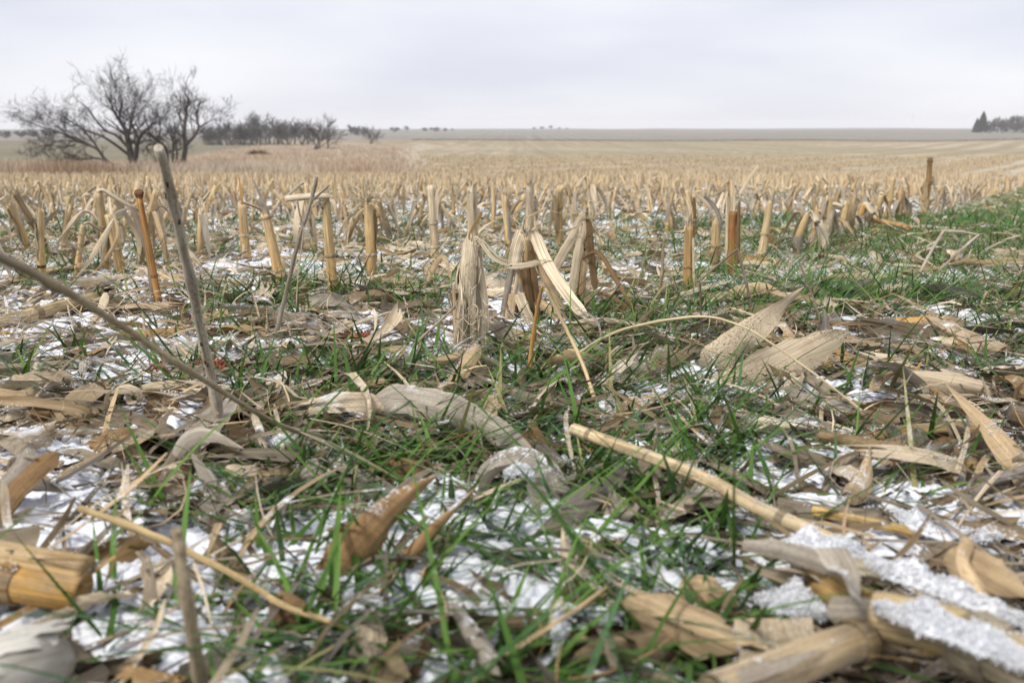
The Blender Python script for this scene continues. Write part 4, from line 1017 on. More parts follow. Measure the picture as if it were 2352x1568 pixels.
def far_stubs(sp):
    N = len(sp); x, y = sp[:, 0], sp[:, 1]; z = gz(x, y) - 0.01
    H = rs.uniform(0.11, 0.25, N); w = rs.uniform(0.009, 0.014, N) * np.clip(1 + (y - 20) / 40, 1, 3.6)
    l1 = rs.normal(0, 0.09, (N, 2)); l2 = l1 + rs.normal(0, 0.12, (N, 2)) * (rs.random((N, 1)) < 0.4)
    c = np.stack([np.stack([x, y, z], -1), np.stack([x + l1[:, 0] * H * 0.6, y + l1[:, 1] * H * 0.6, z + H * 0.6], -1), np.stack([x + l2[:, 0] * H * 1.1, y + l2[:, 1] * H * 1.1, z + H], -1)], 1)
    a = np.arange(4) * pi / 2 + 0.3
    ring = np.stack([np.cos(a), np.sin(a), 0 * a], -1)
    V = c[:, :, None] + ring[None, None] * (w[:, None, None, None] * np.array([1.1, 0.95, 0.75])[None, :, None, None])
    V[:, 2, :, 2] += rs.normal(0, 0.012, (N, 4))
    q = []
    for s_ in range(2):
        for j in range(4): q.append([s_ * 4 + j, s_ * 4 + (j + 1) % 4, s_ * 4 + 4 + (j + 1) % 4, s_ * 4 + 4 + j])
    Q = (np.array(q)[None] + (np.arange(N) * 12)[:, None, None]).reshape(-1, 4)
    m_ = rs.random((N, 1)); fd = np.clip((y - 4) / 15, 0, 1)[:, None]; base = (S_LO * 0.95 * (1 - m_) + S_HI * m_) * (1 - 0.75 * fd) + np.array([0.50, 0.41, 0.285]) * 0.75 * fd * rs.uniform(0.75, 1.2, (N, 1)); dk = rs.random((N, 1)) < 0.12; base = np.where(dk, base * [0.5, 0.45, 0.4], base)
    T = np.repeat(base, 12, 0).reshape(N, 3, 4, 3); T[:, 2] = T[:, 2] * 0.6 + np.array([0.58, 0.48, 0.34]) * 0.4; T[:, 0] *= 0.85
    return V.reshape(-1, 3), Q, T.reshape(-1, 3)
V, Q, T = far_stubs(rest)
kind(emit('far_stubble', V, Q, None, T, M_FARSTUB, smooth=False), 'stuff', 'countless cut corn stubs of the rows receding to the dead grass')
# husk rags and blades caught among the far stubs
N = 20000
i = rs.integers(0, len(rest), N); x = rest[i, 0] + rs.normal(0, 0.16, N); y = rest[i, 1] + rs.normal(0, 0.16, N)
m = y < 60; x, y = x[m], y[m]; N = len(x)
ct = np.array([S_PALE, S_HI, TC['tan'], TC['pale']])[rs.integers(0, 4, N)] * rs.uniform(0.6, 1.1, (N, 1))
V, Q, U, T = blades(x, y, gz(x, y) + rs.uniform(0, 0.03, N), rs.uniform(0.06, 0.24, N), rs.uniform(0.006, 0.02, N) * np.clip(1 + (y - 20) / 60, 1, 1.7), rs.uniform(0, 6.28, N), rs.normal(0.9, 0.6, N), rs.uniform(0.0, 1.6, N), 4, ct)
kind(emit('far_husk_litter', V, Q, U, T, M_FARSTUB), 'stuff', 'torn blades and husks between the receding stubs')
# ------------------------------------------------------------------ fallen stalks
SNOWABLE = []                                   # surfaces that snow settled on: (verts, quads)
def fallen(label, phrase, spec, r, lo, hi=None, nodes=(), seed=0, mat=None, squash=0.9, extra=None, group='fallen corn stalks', name='fallen_stalk', taper=0.9):
    rng = np.random.default_rng(seed)
    p = pts(spec) if not isinstance(spec, np.ndarray) else spec
    base = p[0].copy()
    S = 20; c = spline(p, S); t = np.linspace(0, 1, S + 1)
    rad_ = r * (1 - (1 - taper) * t)
    for nd in nodes: rad_ = rad_ * (1 + 0.12 * np.exp(-((t - nd) / 0.02) ** 2))
    lo = np.asarray(lo); hi = lo if hi is None else np.asarray(hi)
    V, Q, U = tube(c, rad_, 20, None, squash, 0.006, rng=rng)
    tt = np.clip(np.linspace(0, 1, len(V)), 0, 1)[:, None]
    root = tag(empty(name, base), label, 'corn stalk', group)
    Bag().put((V, Q, U), lo * (1 - tt) + hi * tt).out('stalk', mat or M_STALK, root, base)
    SNOWABLE.append((V, Q))
    Tn = nrm(np.gradient(c, axis=0))
    for nd in nodes:
        i_ = int(nd * S); q = c[i_]; d = Tn[i_]; rr = rad_[i_]
        Bag().put(tube([q - d * rr * 0.5, q - d * rr * 0.2, q + d * rr * 0.05, q + d * rr * 0.3, q + d * rr * 0.55], np.array([1.0, 1.12, 1.05, 1.1, 1.0]) * rr * 1.02, 14, None, squash, cap=False, rng=rng), (hi * 0.55)).out('node', mat or M_STALK, root, base)
    for nm, bag, m_, kd in (extra(p, r, rng, base) if extra else []):
        o = bag.out(nm, m_, root, base)
        if kd: o['kind'] = kd
    if phrase: land(phrase, p[len(p) // 2])
    return root
def wpart(name, spec, w, tint_, rng, mat=None, **kw):
    return (name, Bag().put(ribbon(pts(spec), w, kw.pop('S', 14), kw.pop('K', 4), rng=rng, **kw), np.asarray(tint_)), mat or M_LEAF, None)

fallen('long straight bleached stalk lying diagonally on the green blades', 'the long diagonal stalk', [(1317, 985, 0.06), (1600, 1090, 0.055), (1740, 1165, 0.05), (1990, 1275, 0.035)], 0.0057, (0.66, 0.51, 0.29), (0.56, 0.43, 0.25), (0.08, 0.76), 101, M_STALK, taper=0.95)
fallen('thick ringed stalk under a ridge of snow in the bottom right corner', 'the thick snowy stalk', [(2005, 1408, 0.055), (2180, 1450, 0.055), (2290, 1500, 0.055), (2460, 1580, 0.055)], 0.0135, (0.54, 0.39, 0.17), (0.62, 0.52, 0.33), (0.55, 0.62), 102, M_STALK, taper=1.1,
       extra=lambda p, r, rng, b: [wpart('torn_sheath', [(1900, 1408, 0.045), (1980, 1412, 0.05), (2060, 1420, 0.062)], 0.02, TC['grey'], rng, curl=0.9, prof='strip')])
fallen('smooth brown stalk pointing to the bottom edge, below the thick snowy stalk', 'the smooth brown stalk', [(1640, 1600, 0.05), (1780, 1545, 0.05), (1900, 1495, 0.05), (1990, 1466, 0.045)], 0.0115, (0.54, 0.42, 0.26), (0.46, 0.33, 0.17), (0.9,), 103, M_STALK,
       extra=lambda p, r, rng, b: [wpart('torn_sheath', [(1700, 1560, 0.062), (1800, 1525, 0.063), (1890, 1490, 0.06)], 0.012, TC['grey'], rng, curl=0.9, prof='spear', side=(0, 1, 0.4)), wpart('torn_sheath', [(1985, 1462, 0.05), (2005, 1480, 0.045), (2000, 1510, 0.03)], 0.006, TC['ochre'], rng, curl=0.5, prof='strip')])
fallen('split golden stalk butt lying at the left edge beside snow', 'the split golden stalk', [(-60, 1315, 0.035), (60, 1340, 0.035), (192, 1362, 0.03)], 0.0135, (0.46, 0.26, 0.07), (0.55, 0.32, 0.09), (0.42,), 104, M_STALK, taper=0.97,
       extra=lambda p, r, rng, b: [('split_half', Bag().put(tube(p + [0, 0.009, 0.011], r * 0.8, 20, 12, 0.8, 0.006, rng=rng), (0.56, 0.38, 0.17)), M_STALK, None)])
fallen('thick pale ringed stalk lying at the left edge below the leaf-draped stub', 'the pale ringed stalk', [(-40, 752, 0.02), (80, 722, 0.025), (215, 685, 0.03)], 0.0155, (0.62, 0.47, 0.28), (0.55, 0.39, 0.18), (0.5,), 105, M_STALK,
       extra=lambda p, r, rng, b: [wpart('torn_sheath', [(240, 672, 0.06), (222, 720, 0.03), (185, 775, 0.0)], 0.024, TC['pale'], rng, curl=1.0, prof='strip'), wpart('torn_sheath', [(212, 690, 0.03), (290, 672, 0.03), (370, 655, 0.03)], 0.012, TC['pale'], rng, curl=0.6, prof='spear')])
fallen('slender stalk propped against the foot of the stout shredded stub', 'the propped slender stalk', [(852, 872, 0.012), (980, 838, 0.02), (1097, 806, 0.035)], 0.0095, (0.58, 0.44, 0.26), (0.60, 0.42, 0.20), (), 106, M_STALK, 0.7)
fallen('split stalk with dark rotten end lying below the three-bladed stub', 'the dark-ended stalk', [(1212, 792, 0.0), (1290, 768, 0.015), (1372, 746, 0.025)], 0.0085, (0.5, 0.36, 0.2), (0.55, 0.40, 0.2), (), 107, M_STALK, 0.55,
       extra=lambda p, r, rng, b: [('rotten_end', Bag().put(tube([p[-1], p[-1] + [0.006, 0.0, 0.002], p[-1] + [0.012, 0.0, 0.003]], [r * 0.8, r * 1.15, r * 1.0], 10, 3, rng=rng), (0.05, 0.045, 0.045)), M_STALK, None)])
fallen('golden stalk fallen out of the dense clump towards the green strip', 'the fallen golden stalk', [(1982, 500, 0.08), (2040, 512, 0.055), (2086, 524, 0.045)], 0.012, S_LO, S_LO * 0.8, (0.9,), 108)
fallen('long thin stalk lying behind the folded-top and tufted stubs', 'the long thin fallen stalk', [(775, 650, 0.012), (880, 672, 0.012), (1015, 688, 0.01)], 0.0085, (0.50, 0.34, 0.14), (0.45, 0.32, 0.18), (0.35,), 109)
fallen('pale stalk lying between the thin orange stub and the split-topped stub', None, [(370, 618, 0.012), (430, 606, 0.02), (470, 592, 0.025)], 0.0095, (0.58, 0.42, 0.2), S_HI, (), 110)
fallen('ochre stalk on the ground right of the spotted stem, below the ochre splintered stub', None, [(372, 637, 0.01), (470, 642, 0.012), (560, 652, 0.01)], 0.0095, S_LO, S_HI, (0.4,), 111)
fallen('straw coloured stalk behind the folded-top stub near its foot', None, [(660, 660, 0.012), (720, 648, 0.012), (748, 642, 0.012)], 0.008, S_HI, S_PALE, (), 112)
fallen('flattened grey stalk on snow left of the foot of the folded-top stub', None, [(655, 702, 0.01), (720, 702, 0.012), (800, 705, 0.01)], 0.009, TC['tan'], TC['tan'], (), 113, squash=0.6)
fallen('long stalk curving along the left edge above the pale ringed stalk', None, [(-20, 662, 0.02), (70, 632, 0.025), (200, 610, 0.02)], 0.0085, S_HI, S_HI, (0.4,), 114)
fallen('splintered stalk piece lying on litter near the right edge', 'the splintered right-hand stalk', [(2140, 738, 0.03), (2230, 775, 0.025), (2310, 806, 0.02)], 0.0135, (0.54, 0.42, 0.27), (0.5, 0.37, 0.22), (), 115, M_STALK_SNOW, 0.6)
fallen('short ochre stalk piece poking out from under the splintered stalk', None, [(2060, 742, 0.02), (2110, 740, 0.025), (2150, 732, 0.03)], 0.012, S_LO, S_LO, (0.9,), 116)
fallen('stubby ochre stalk segment lying by the foxtail head', 'the stubby stalk segment', [(2112, 1068, 0.02), (2170, 1066, 0.022), (2238, 1066, 0.02)], 0.0085, (0.52, 0.35, 0.12), (0.42, 0.28, 0.1), (), 117, M_STALK, 0.85)
fallen('thin golden stalk under snow crossing behind the grey leaf strip', 'the thin golden stalk', [(1870, 1172, 0.02), (2000, 1200, 0.022), (2120, 1228, 0.02)], 0.0048, (0.58, 0.38, 0.12), (0.52, 0.36, 0.14), (), 118)
fallen('long frosted stalk running into the bottom right corner above the thick snowy stalk', 'the long frosted stalk', [(1960, 1300, 0.055), (2120, 1335, 0.055), (2260, 1390, 0.055), (2400, 1450, 0.055)], 0.0062, (0.42, 0.36, 0.25), (0.38, 0.31, 0.18), (), 119)
fallen('dark wet hollow stalk end pointing at the viewer near the right edge', 'the hollow dark stalk', [(2405, 990, 0.03), (2360, 962, 0.04), (2316, 948, 0.045)], 0.012, (0.26, 0.17, 0.09), (0.10, 0.07, 0.045), (), 120)
fallen('flat brown stalk under the leaf pile right of the foxtail head', None, [(2000, 1000, 0.02), (2120, 985, 0.025), (2260, 978, 0.02)], 0.010, (0.42, 0.27, 0.10), (0.36, 0.25, 0.11), (), 121, squash=0.5)
fallen('grey stalk half hidden in snow left of the thin golden stalk', None, [(1790, 1162, 0.012), (1900, 1180, 0.016), (2040, 1190, 0.016)], 0.008, (0.30, 0.24, 0.17), (0.25, 0.19, 0.12), (), 122)
fallen('bent ochre stub stump lying under the grey leaf strip', None, [(1870, 1340, 0.03), (1920, 1355, 0.04), (1985, 1395, 0.045)], 0.012, (0.48, 0.29, 0.08), (0.42, 0.27, 0.09), (), 123)
fallen('dark blunt stalk stump poking up at the bottom edge in snow', None, [(1168, 1580, 0.0), (1172, 1535, None, 0.01), (1178, 1500, None, 0.015)], 0.009, (0.14, 0.09, 0.045), (0.10, 0.07, 0.035), (), 124)
fallen('short furry grey-brown stalk butt standing among blades in the centre', 'the furry stalk butt', [(1270, 945, 0.0), (1262, 915, None, 0.01), (1255, 888, None, 0.012)], 0.012, (0.36, 0.28, 0.18), (0.42, 0.34, 0.24), (), 125, M_SHRED)

# ------------------------------------------------------------------ weed stems
def stem(label, phrase, spec, r0, r1, tint_, seed, branches=(), mat=None, kink=False, spots=0, S=22, group='dead weed stems', name='weed_stem'):
    rng = np.random.default_rng(seed)
    p = pts(spec); base = p[0].copy(); d0 = p[0][1]
    c = (np.stack([np.interp(np.linspace(0, len(p) - 1, S + 1), np.arange(len(p)), p[:, j]) for j in range(3)], -1) if kink else spline(p, S)) + rng.normal(0, r0 * 0.06, (S + 1, 3))
    root = tag(empty(name, base), label, 'weed stem', group)
    rr = np.linspace(r0, r1, S + 1) * (1 + 0.05 * rng.normal(size=S + 1).clip(-1, 1)) * (1 + 0.22 * (np.arange(S + 1) % 7 == 3))
    Bag().put(tube(c, rr, 8, None, 1.0, 0.05, rng=rng), np.asarray(tint_)).out('stem', mat or M_WEED, root, base)
    for bs in branches:
        q = np.array([D(s_[0], s_[1], d0 + s_[2]) for s_ in bs[0]])
        Bag().put(tube(q, [bs[1], bs[1] * 0.6], 6, 8, 1.0, 0.05, rng=rng), np.asarray(bs[2] if len(bs) > 2 else tint_)).out('branch', mat or M_WEED, root, base)
    if spots:                                             # black fungus spots on the skin
        Tn = nrm(np.gradient(c, axis=0)); sg = []
        for _ in range(spots):
            f = rng.uniform(0.03, 0.97) * S; i_ = int(f); q = c[i_] * (1 - f + i_) + c[i_ + 1] * (f - i_); d = Tn[i_]
            o = nrm(np.cross(d, rng.normal(size=3))); h_ = rng.uniform(0.001, 0.004); r_ = rr[i_] * 0.72
            sg.append((q + o * r_ - d * h_ - base, q + o * r_ + d * h_ - base, rr[i_] * rng.uniform(0.2, 0.42), rr[i_] * rng.uniform(0.2, 0.42)))
        V, Q = limb_mesh(sg, 6); emit('dark_spots', V, Q, mat=M_DARK, parent=root)['kind'] = 'stuff'
    if phrase: land(phrase, p[0])
    return root
stem('pale upright weed stem with black spots, leaning left past the tree trunks', 'the spotted weed stem', [(515, 1020, 0.0), (478, 830, None, -0.03), (430, 610, None, -0.10), (395, 460, None, -0.15), (366, 340, None, -0.2)], 0.0053, 0.0040, (0.56, 0.49, 0.39), 201, spots=28)
stem('long smooth brown stem slanting from the left edge down across the spotted stem', 'the long slanting stem', [(830, 1012, 0.012), (665, 985, None, -0.06), (480, 880, None, -0.2), (250, 730, None, -0.36), (100, 640, None, -0.46), (-60, 560, None, -0.52)], 0.0021, 0.0029, (0.48, 0.39, 0.26), 202)
stem('thin grey twiggy stem with side shoots in front of the split-topped stub', 'the grey twiggy stem', [(628, 790, 0.0), (655, 680, None, 0.0), (690, 540, None, -0.02), (715, 460, None, -0.03), (728, 408, None, -0.04)], 0.0042, 0.0028, (0.36, 0.31, 0.25), 203,
     [([(714, 462, -0.03), (735, 445, -0.04), (757, 425, -0.05)], 0.0022), ([(695, 520, -0.02), (686, 480, -0.02), (683, 455, -0.02)], 0.0018), ([(700, 500, -0.02), (694, 560, -0.03), (684, 640, -0.03), (680, 720, -0.04)], 0.0012, (0.6, 0.5, 0.36))])
stem('kinked grey twig bent into a sharp peak right of the red-orange stub', 'the peaked grey twig', [(1730, 735, 0.0), (1715, 650, None, 0.0), (1694, 572, None, 0.02), (1650, 608, None, 0.0), (1602, 648, None, -0.02)], 0.0026, 0.0019, (0.25, 0.21, 0.16), 204, S=40, kink=True)
stem('pale twig folded into a triangle standing near the green strip', 'the folded triangle twig', [(2095, 658, 0.0), (2132, 590, None, 0.05), (2167, 530, None, 0.1), (2205, 532, None, 0.1), (2247, 540, None, 0.1), (2200, 580, None, 0.06), (2150, 628, None, 0.02)], 0.0042, 0.0032, (0.50, 0.43, 0.33), 205, S=60, kink=True)
stem('small white forked twig beside the bowed stub', None, [(1818, 672, 0.0), (1816, 625, None, 0.0), (1820, 590, None, 0.0)], 0.0028, 0.002, (0.6, 0.55, 0.47), 206,
     [([(1818, 610, 0), (1832, 596, 0), (1846, 588, 0)], 0.0014), ([(1819, 600, 0), (1812, 588, 0), (1806, 560, 0)], 0.0016), ([(1818, 640, 0), (1838, 610, 0), (1850, 590, 0)], 0.0012)])
stem('dark thin twig leaning in front of the clean ringed stub', None, [(1900, 800, 0.0), (1870, 690, None, 0.1), (1835, 600, None, 0.2)], 0.002, 0.0015, (0.2, 0.16, 0.11), 207)
stem('blurred brown stem rising from the bottom edge in the left corner', 'the blurred brown stem', [(470, 1620, 0.0), (445, 1480, None, -0.02), (428, 1360, None, -0.03), (412, 1260, None, -0.03), (404, 1215, None, -0.03)], 0.0040, 0.0028, (0.44, 0.35, 0.23), 208)
stem('golden stem lying from the dark leaf strips down towards the bottom edge', 'the golden lying stem', [(185, 1166, 0.055), (330, 1220, 0.06), (440, 1270, 0.055), (590, 1350, 0.04), (640, 1385, 0.035), (792, 1440, 0.02)], 0.0027, 0.0018, (0.56, 0.41, 0.20), 209)
stem('dark brown forked twig reaching up left of the stout shredded stub', 'the dark forked twig', [(745, 915, 0.0), (790, 870, None, 0.02), (850, 800, None, 0.08)], 0.0042, 0.003, (0.19, 0.14, 0.09), 210, [([(760, 895, 0.0), (800, 840, 0.03), (846, 796, 0.06)], 0.0022), ([(680, 905, -0.02), (740, 860, 0.02), (840, 806, 0.06)], 0.0024)])
stem('grey gnarled root branch at the right edge above the bottom corner', 'the gnarled grey branch', [(2196, 1192, 0.0), (2225, 1150, None, 0.0), (2275, 1110, None, 0.02), (2380, 1065, None, 0.03)], 0.0068, 0.0045, (0.24, 0.20, 0.17), 211, [([(2240, 1135, 0.0), (2225, 1120, 0.0), (2240, 1095, 0.02), (2260, 1085, 0.03)], 0.0025)])
stem('orange dry grass stalk standing straight up from the tuft below the splayed stub', 'the orange dry grass', [(1212, 880, 0.0), (1222, 790, None, 0.0), (1234, 710, None, -0.01), (1246, 655, None, -0.02)], 0.0035, 0.0022, (0.50, 0.28, 0.09), 212, mat=M_STRAW,
     branches=[([(1212, 878, 0), (1200, 910, -0.03), (1186, 950, -0.06)], 0.0032, (0.62, 0.48, 0.28)), ([(1214, 876, 0), (1235, 830, 0.01), (1262, 790, 0.02)], 0.0012, (0.6, 0.45, 0.25)), ([(1212, 880, 0), (1240, 850, 0), (1280, 800, 0.02)], 0.0012, (0.5, 0.33, 0.14))])
stem('straw stalk leaning from the splayed stub down to the snow', 'the leaning straw', [(1376, 948, 0.0), (1340, 840, None, 0.03), (1295, 745, None, 0.05), (1252, 662, None, 0.06)], 0.0026, 0.0020, (0.66, 0.50, 0.28), 213, mat=M_STRAW)
stem('long hair-thin straw arching over the speckled leaves to the right', 'the long arching straw', [(1212, 880, 0.0), (1320, 815, None, 0.02), (1430, 757, None, 0.02), (1600, 727, None, -0.05), (1700, 748, None, -0.08), (1771, 788, None, -0.12), (1900, 880, None, -0.2), (2012, 968, None, -0.26)], 0.0022, 0.0011, (0.66, 0.54, 0.33), 214, mat=M_STRAW, S=48)
stem('thin grey straw slanting from the foot of the shredded stub down to the forked twig', None, [(700, 940, 0.0), (880, 850, None, 0.1), (1045, 705, None, 0.3)], 0.0022, 0.0018, (0.42, 0.34, 0.24), 215)
stem('tall fine grass straws with seed tips behind the three-bladed stub', 'the fine seed straws', [(1330, 610, 0.0), (1310, 480, None, 0.0), (1296, 376, None, 0.0)], 0.0013, 0.0008, (0.6, 0.5, 0.34), 216, mat=M_STRAW,
     branches=[([(1345, 600, 0), (1355, 500, 0), (1366, 400, 0)], 0.001), ([(1335, 600, 0), (1325, 500, 0), (1312, 420, 0)], 0.001), ([(1322, 560, 0), (1355, 490, 0), (1396, 440, 0)], 0.0009), ([(1250, 480, 0), (1300, 490, 0), (1390, 480, 0)], 0.0008), ([(1232, 480, 0), (1270, 450, 0), (1310, 420, 0)], 0.0008)])
stem('thin pale straw standing left of the flat pale stub', None, [(1068, 640, 0.0), (1056, 520, None, 0.0), (1044, 408, None, 0.0)], 0.0022, 0.0014, (0.62, 0.5, 0.33), 217, mat=M_STRAW)
stem('dry branching weed with curled leaf between the three-bladed and straw-topped stubs', 'the dry branching weed', [(1510, 700, 0.0), (1520, 630, None, 0.0), (1524, 545, None, 0.0)], 0.0042, 0.003, (0.40, 0.31, 0.2), 218, [([(1520, 560, 0), (1500, 590, 0.0), (1472, 640, 0)], 0.0018), ([(1522, 550, 0), (1490, 570, -0.03), (1456, 680, -0.05)], 0.0016), ([(1522, 600, 0), (1545, 640, -0.02), (1560, 690, -0.02)], 0.002)])
stem('dark thin twig standing upright in front of the speckled leaves', None, [(1613, 790, 0.0), (1610, 720, None, 0.0), (1608, 650, None, 0.0)], 0.0020, 0.0015, (0.15, 0.12, 0.1), 219)
stem('pale thin weed stem standing right of the tangled stub foot', None, [(1800, 690, 0.0), (1808, 640, None, 0.0), (1815, 600, None, 0.0)], 0.0024, 0.002, (0.55, 0.47, 0.35), 220)
stem('grey-brown thin twigs lying at the left edge across the green blades', None, [(-30, 925, 0.03), (80, 938, 0.03), (150, 935, 0.02)], 0.0026, 0.002, (0.2, 0.16, 0.12), 221, [([(0, 950, 0), (60, 965, 0.0), (140, 940, 0.04)], 0.002), ([(10, 960, 0), (70, 945, 0.0), (150, 928, 0.04)], 0.002)])

# ------------------------------------------------------------------ single large leaves and husks
LEAVES = 0
def leaf(label, phrase, spec, w, cls, seed, mat=None, group='fallen leaves and husks', name='corn_leaf', snow=True, bright=1.0, **kw):
    global LEAVES
    rng = np.random.default_rng(seed)
    p = pts(spec); base = p[0].copy()
    pc = ribbon(p, w, kw.pop('S', 20), kw.pop('K', 6), rng=rng, **kw)
    tn_ = TC[cls] * bright * (1 + 0.10 * np.sin(np.linspace(0, 5, len(pc[0])) + seed))[:, None]
    o = Bag().put(pc, tn_).out(name, mat or M_LEAF, None, base); o.location = tuple(base)
    tag(o, label, 'leaf' if name == 'corn_leaf' else 'husk', group)
    if snow: SNOWABLE.append((pc[0], pc[1]))
    if phrase: land(phrase, p[len(p) // 2])
    LEAVES += 1
    return o
H_ = dict(name='corn_husk')
leaf('big upright speckled leaf pointing up to the right', 'the upright speckled leaf', [(1622, 868, 0.0), (1722, 768, None, 0.05), (1847, 659, None, 0.12)], 0.078, 'pale', 401, M_SPECK, prof='spear', curl=0.4, bright=0.85, wav=0.35, roll=0.15)
leaf('broad speckled leaf lying low along the foot of the upright speckled leaf', 'the low speckled leaf', [(1632, 918, 0.0), (1770, 852, None, 0.04), (1870, 800, None, 0.08), (1952, 762, None, 0.12)], 0.062, 'pale', 402, M_SPECK, prof='leaf', curl=0.45, bright=0.88, wav=0.35, roll=-0.2)
leaf('long weathered leaf humped like a bridge below the stout shredded stub', 'the humped weathered leaf', [(836, 978, 0.0), (872, 935, None, -0.01), (915, 915, None, -0.02), (1000, 930, None, -0.06), (1110, 975, None, -0.14), (1205, 1035, None, -0.2), (1283, 1118, None, -0.26)], 0.036, 'grey', 403, None, prof='leaf', curl=0.45, roll=-0.55, twist=0.9, wav=0.35, bright=1.1, S=32)
leaf('grey leaf arched like a low tunnel with snow on its crown', 'the tunnel-shaped leaf', [(1108, 1195, 0.0), (1130, 1105, None, 0.03), (1190, 1062, None, 0.05), (1242, 1105, None, 0.03), (1276, 1195, None, -0.02)], 0.055, 'grey', 404, prof='full', curl=0.35, side=(0.15, 1, 0.1), bright=1.15)
leaf('large blurred brown leaf spiking up right from the green blades at bottom', 'the large brown spike leaf', [(748, 1355, 0.0), (850, 1225, None, 0.0), (930, 1145, None, 0.03), (1003, 1090, None, 0.06)], 0.044, 'brown', 405, M_LEAF, prof='spear', curl=0.9, bright=1.75, roll=0.2, wav=0.12)
leaf('narrow brown leaf spiking up beside the large brown spike leaf', 'the narrow brown spike leaf', [(886, 1352, 0.0), (975, 1238, None, 0.0), (1100, 1112, None, 0.06)], 0.019, 'brown', 406, M_LEAF, prof='spear', curl=1.0, bright=1.75)
leaf('stiff pale leaf slanting down into the right edge', 'the slanting right-edge leaf', [(2390, 1120, 0.02), (2280, 985, None, 0.07), (2172, 880, None, 0.16)], 0.040, 'tan', 407, prof='spear', curl=0.8, bright=1.05)
leaf('pointed olive-tan leaf standing in snow left of centre', 'the pointed standing leaf', [(530, 1205, 0.0), (485, 1120, None, 0.02), (432, 1030, None, 0.04)], 0.032, 'grey', 408, prof='spear', curl=0.9, bright=1.0)
leaf('small pale peach husk flake standing on edge in dark hollow', 'the peach husk flake', [(400, 1163, 0.0), (398, 1120, None, 0.0), (388, 1068, None, 0.01)], 0.024, 'pale', 409, prof='husk', curl=1.0, bright=1.1, **H_)
leaf('rust brown husk flake leaning against the peach flake', None, [(435, 1160, 0.0), (425, 1115, None, 0.02), (405, 1075, None, 0.02)], 0.026, 'brown', 410, prof='husk', curl=0.8, bright=1.5, roll=0.6, **H_)
leaf('dark golden husk leaning left in the hollow beside the peach flake', None, [(290, 1145, 0.0), (330, 1105, None, 0.0), (362, 1068, None, 0.02)], 0.02, 'brown', 411, prof='husk', curl=0.8, bright=1.4, **H_)
leaf('pale grey arched husk over snow below the pointed standing leaf', None, [(405, 1205, 0.0), (440, 1160, None, 0.02), (480, 1160, None, 0.02), (500, 1200, None, 0.0)], 0.03, 'grey', 412, prof='full', curl=0.4, side=(0.1, 1, 0.0), bright=1.3, **H_)
leaf('wide pale leaf humped beside the folded triangle twig', 'the humped pale leaf', [(1985, 695, 0.0), (2050, 668, None, 0.02), (2110, 672, None, 0.02), (2160, 705, None, -0.03), (2200, 738, None, -0.08)], 0.060, 'pale', 413, curl=0.7, roll=-0.6, bright=0.95)
leaf('snow-covered leaf lying right of the humped pale leaf', 'the snow-covered leaf', [(2100, 664, 0.03), (2180, 668, 0.035), (2300, 694, 0.025)], 0.055, 'grey', 414, curl=0.5, roll=-1.0, side=(0, 1, 0.3))
leaf('curled husk with dark hollow beside the upright speckled leaf tip', 'the hollow curled husk', [(1640, 704, 0.0), (1700, 680, None, 0.0), (1755, 672, None, 0.0), (1790, 690, None, -0.03)], 0.055, 'tan', 415, prof='husk', curl=1.9, roll=0.7, bright=1.2, **H_)
leaf('dark grey crumpled husk on snow behind the spotted weed stem', 'the dark grey husk', [(548, 705, 0.0), (585, 682, None, 0.0), (630, 712, None, -0.03)], 0.06, 'grey', 416, prof='husk', curl=1.3, roll=-0.5, bright=0.75, wav=0.2, **H_)
leaf('grey ribbed husk half covering red cob chaff', 'the ribbed husk', [(325, 842, 0.0), (400, 812, None, 0.02), (475, 786, None, 0.04)], 0.045, 'grey', 417, prof='husk', curl=0.9, roll=-0.4, bright=1.15, **H_)
leaf('grey ribbed husk dome right of the leaning straw', 'the ribbed husk dome', [(1380, 892, 0.0), (1440, 856, None, 0.0), (1502, 838, None, 0.02)], 0.055, 'grey', 418, prof='husk', curl=1.1, roll=-0.4, bright=1.2, **H_)
leaf('broad brown leaf folded over dark gap in the bottom right', 'the folded brown leaf', [(2180, 1262, 0.05), (2250, 1300, None, -0.02), (2370, 1368, None, -0.05)], 0.036, 'tan', 419, curl=1.1, roll=-0.3)
leaf('pinkish curled strip hanging from the folded brown leaf', None, [(2232, 1240, 0.06), (2218, 1290, None, -0.02), (2260, 1380, None, -0.05)], 0.012, 'tan', 420, curl=0.6, prof='strip', bright=1.2)
leaf('flat grey leaf strip crossing over the long frosted stalk', 'the grey leaf strip', [(1908, 1255, 0.075), (1945, 1320, None, -0.03), (1985, 1395, None, -0.08)], 0.019, 'grey', 421, curl=0.3, prof='full', bright=1.15)
leaf('striped pale leaf hanging below the snow, left of two by the smooth brown stalk', 'the striped hanging leaves', [(1742, 1418, 0.045), (1752, 1470, None, -0.01), (1760, 1530, None, -0.02)], 0.028, 'pale', 422, curl=0.25, prof='full', bright=0.85)
leaf('striped pale leaf hanging below the snow, right of two by the smooth brown stalk', None, [(1815, 1420, 0.045), (1830, 1465, None, -0.01), (1855, 1515, None, -0.02)], 0.024, 'pale', 423, curl=0.25, prof='full', bright=0.78)
leaf('long narrow grey-olive leaf running above the long frosted stalk', 'the narrow olive leaf', [(1705, 1250, 0.05), (1800, 1262, 0.055), (1920, 1300, 0.06), (1990, 1320, 0.06)], 0.014, 'grey', 424, curl=0.8, roll=-0.4)
leaf('dark weathered leaf strip rising at the left edge, nearer of two', 'the dark leaf strips', [(-20, 1200, 0.02), (50, 1110, None, 0.03), (132, 1040, None, 0.06)], 0.017, 'brown', 425, curl=0.5, prof='strip', bright=1.25)
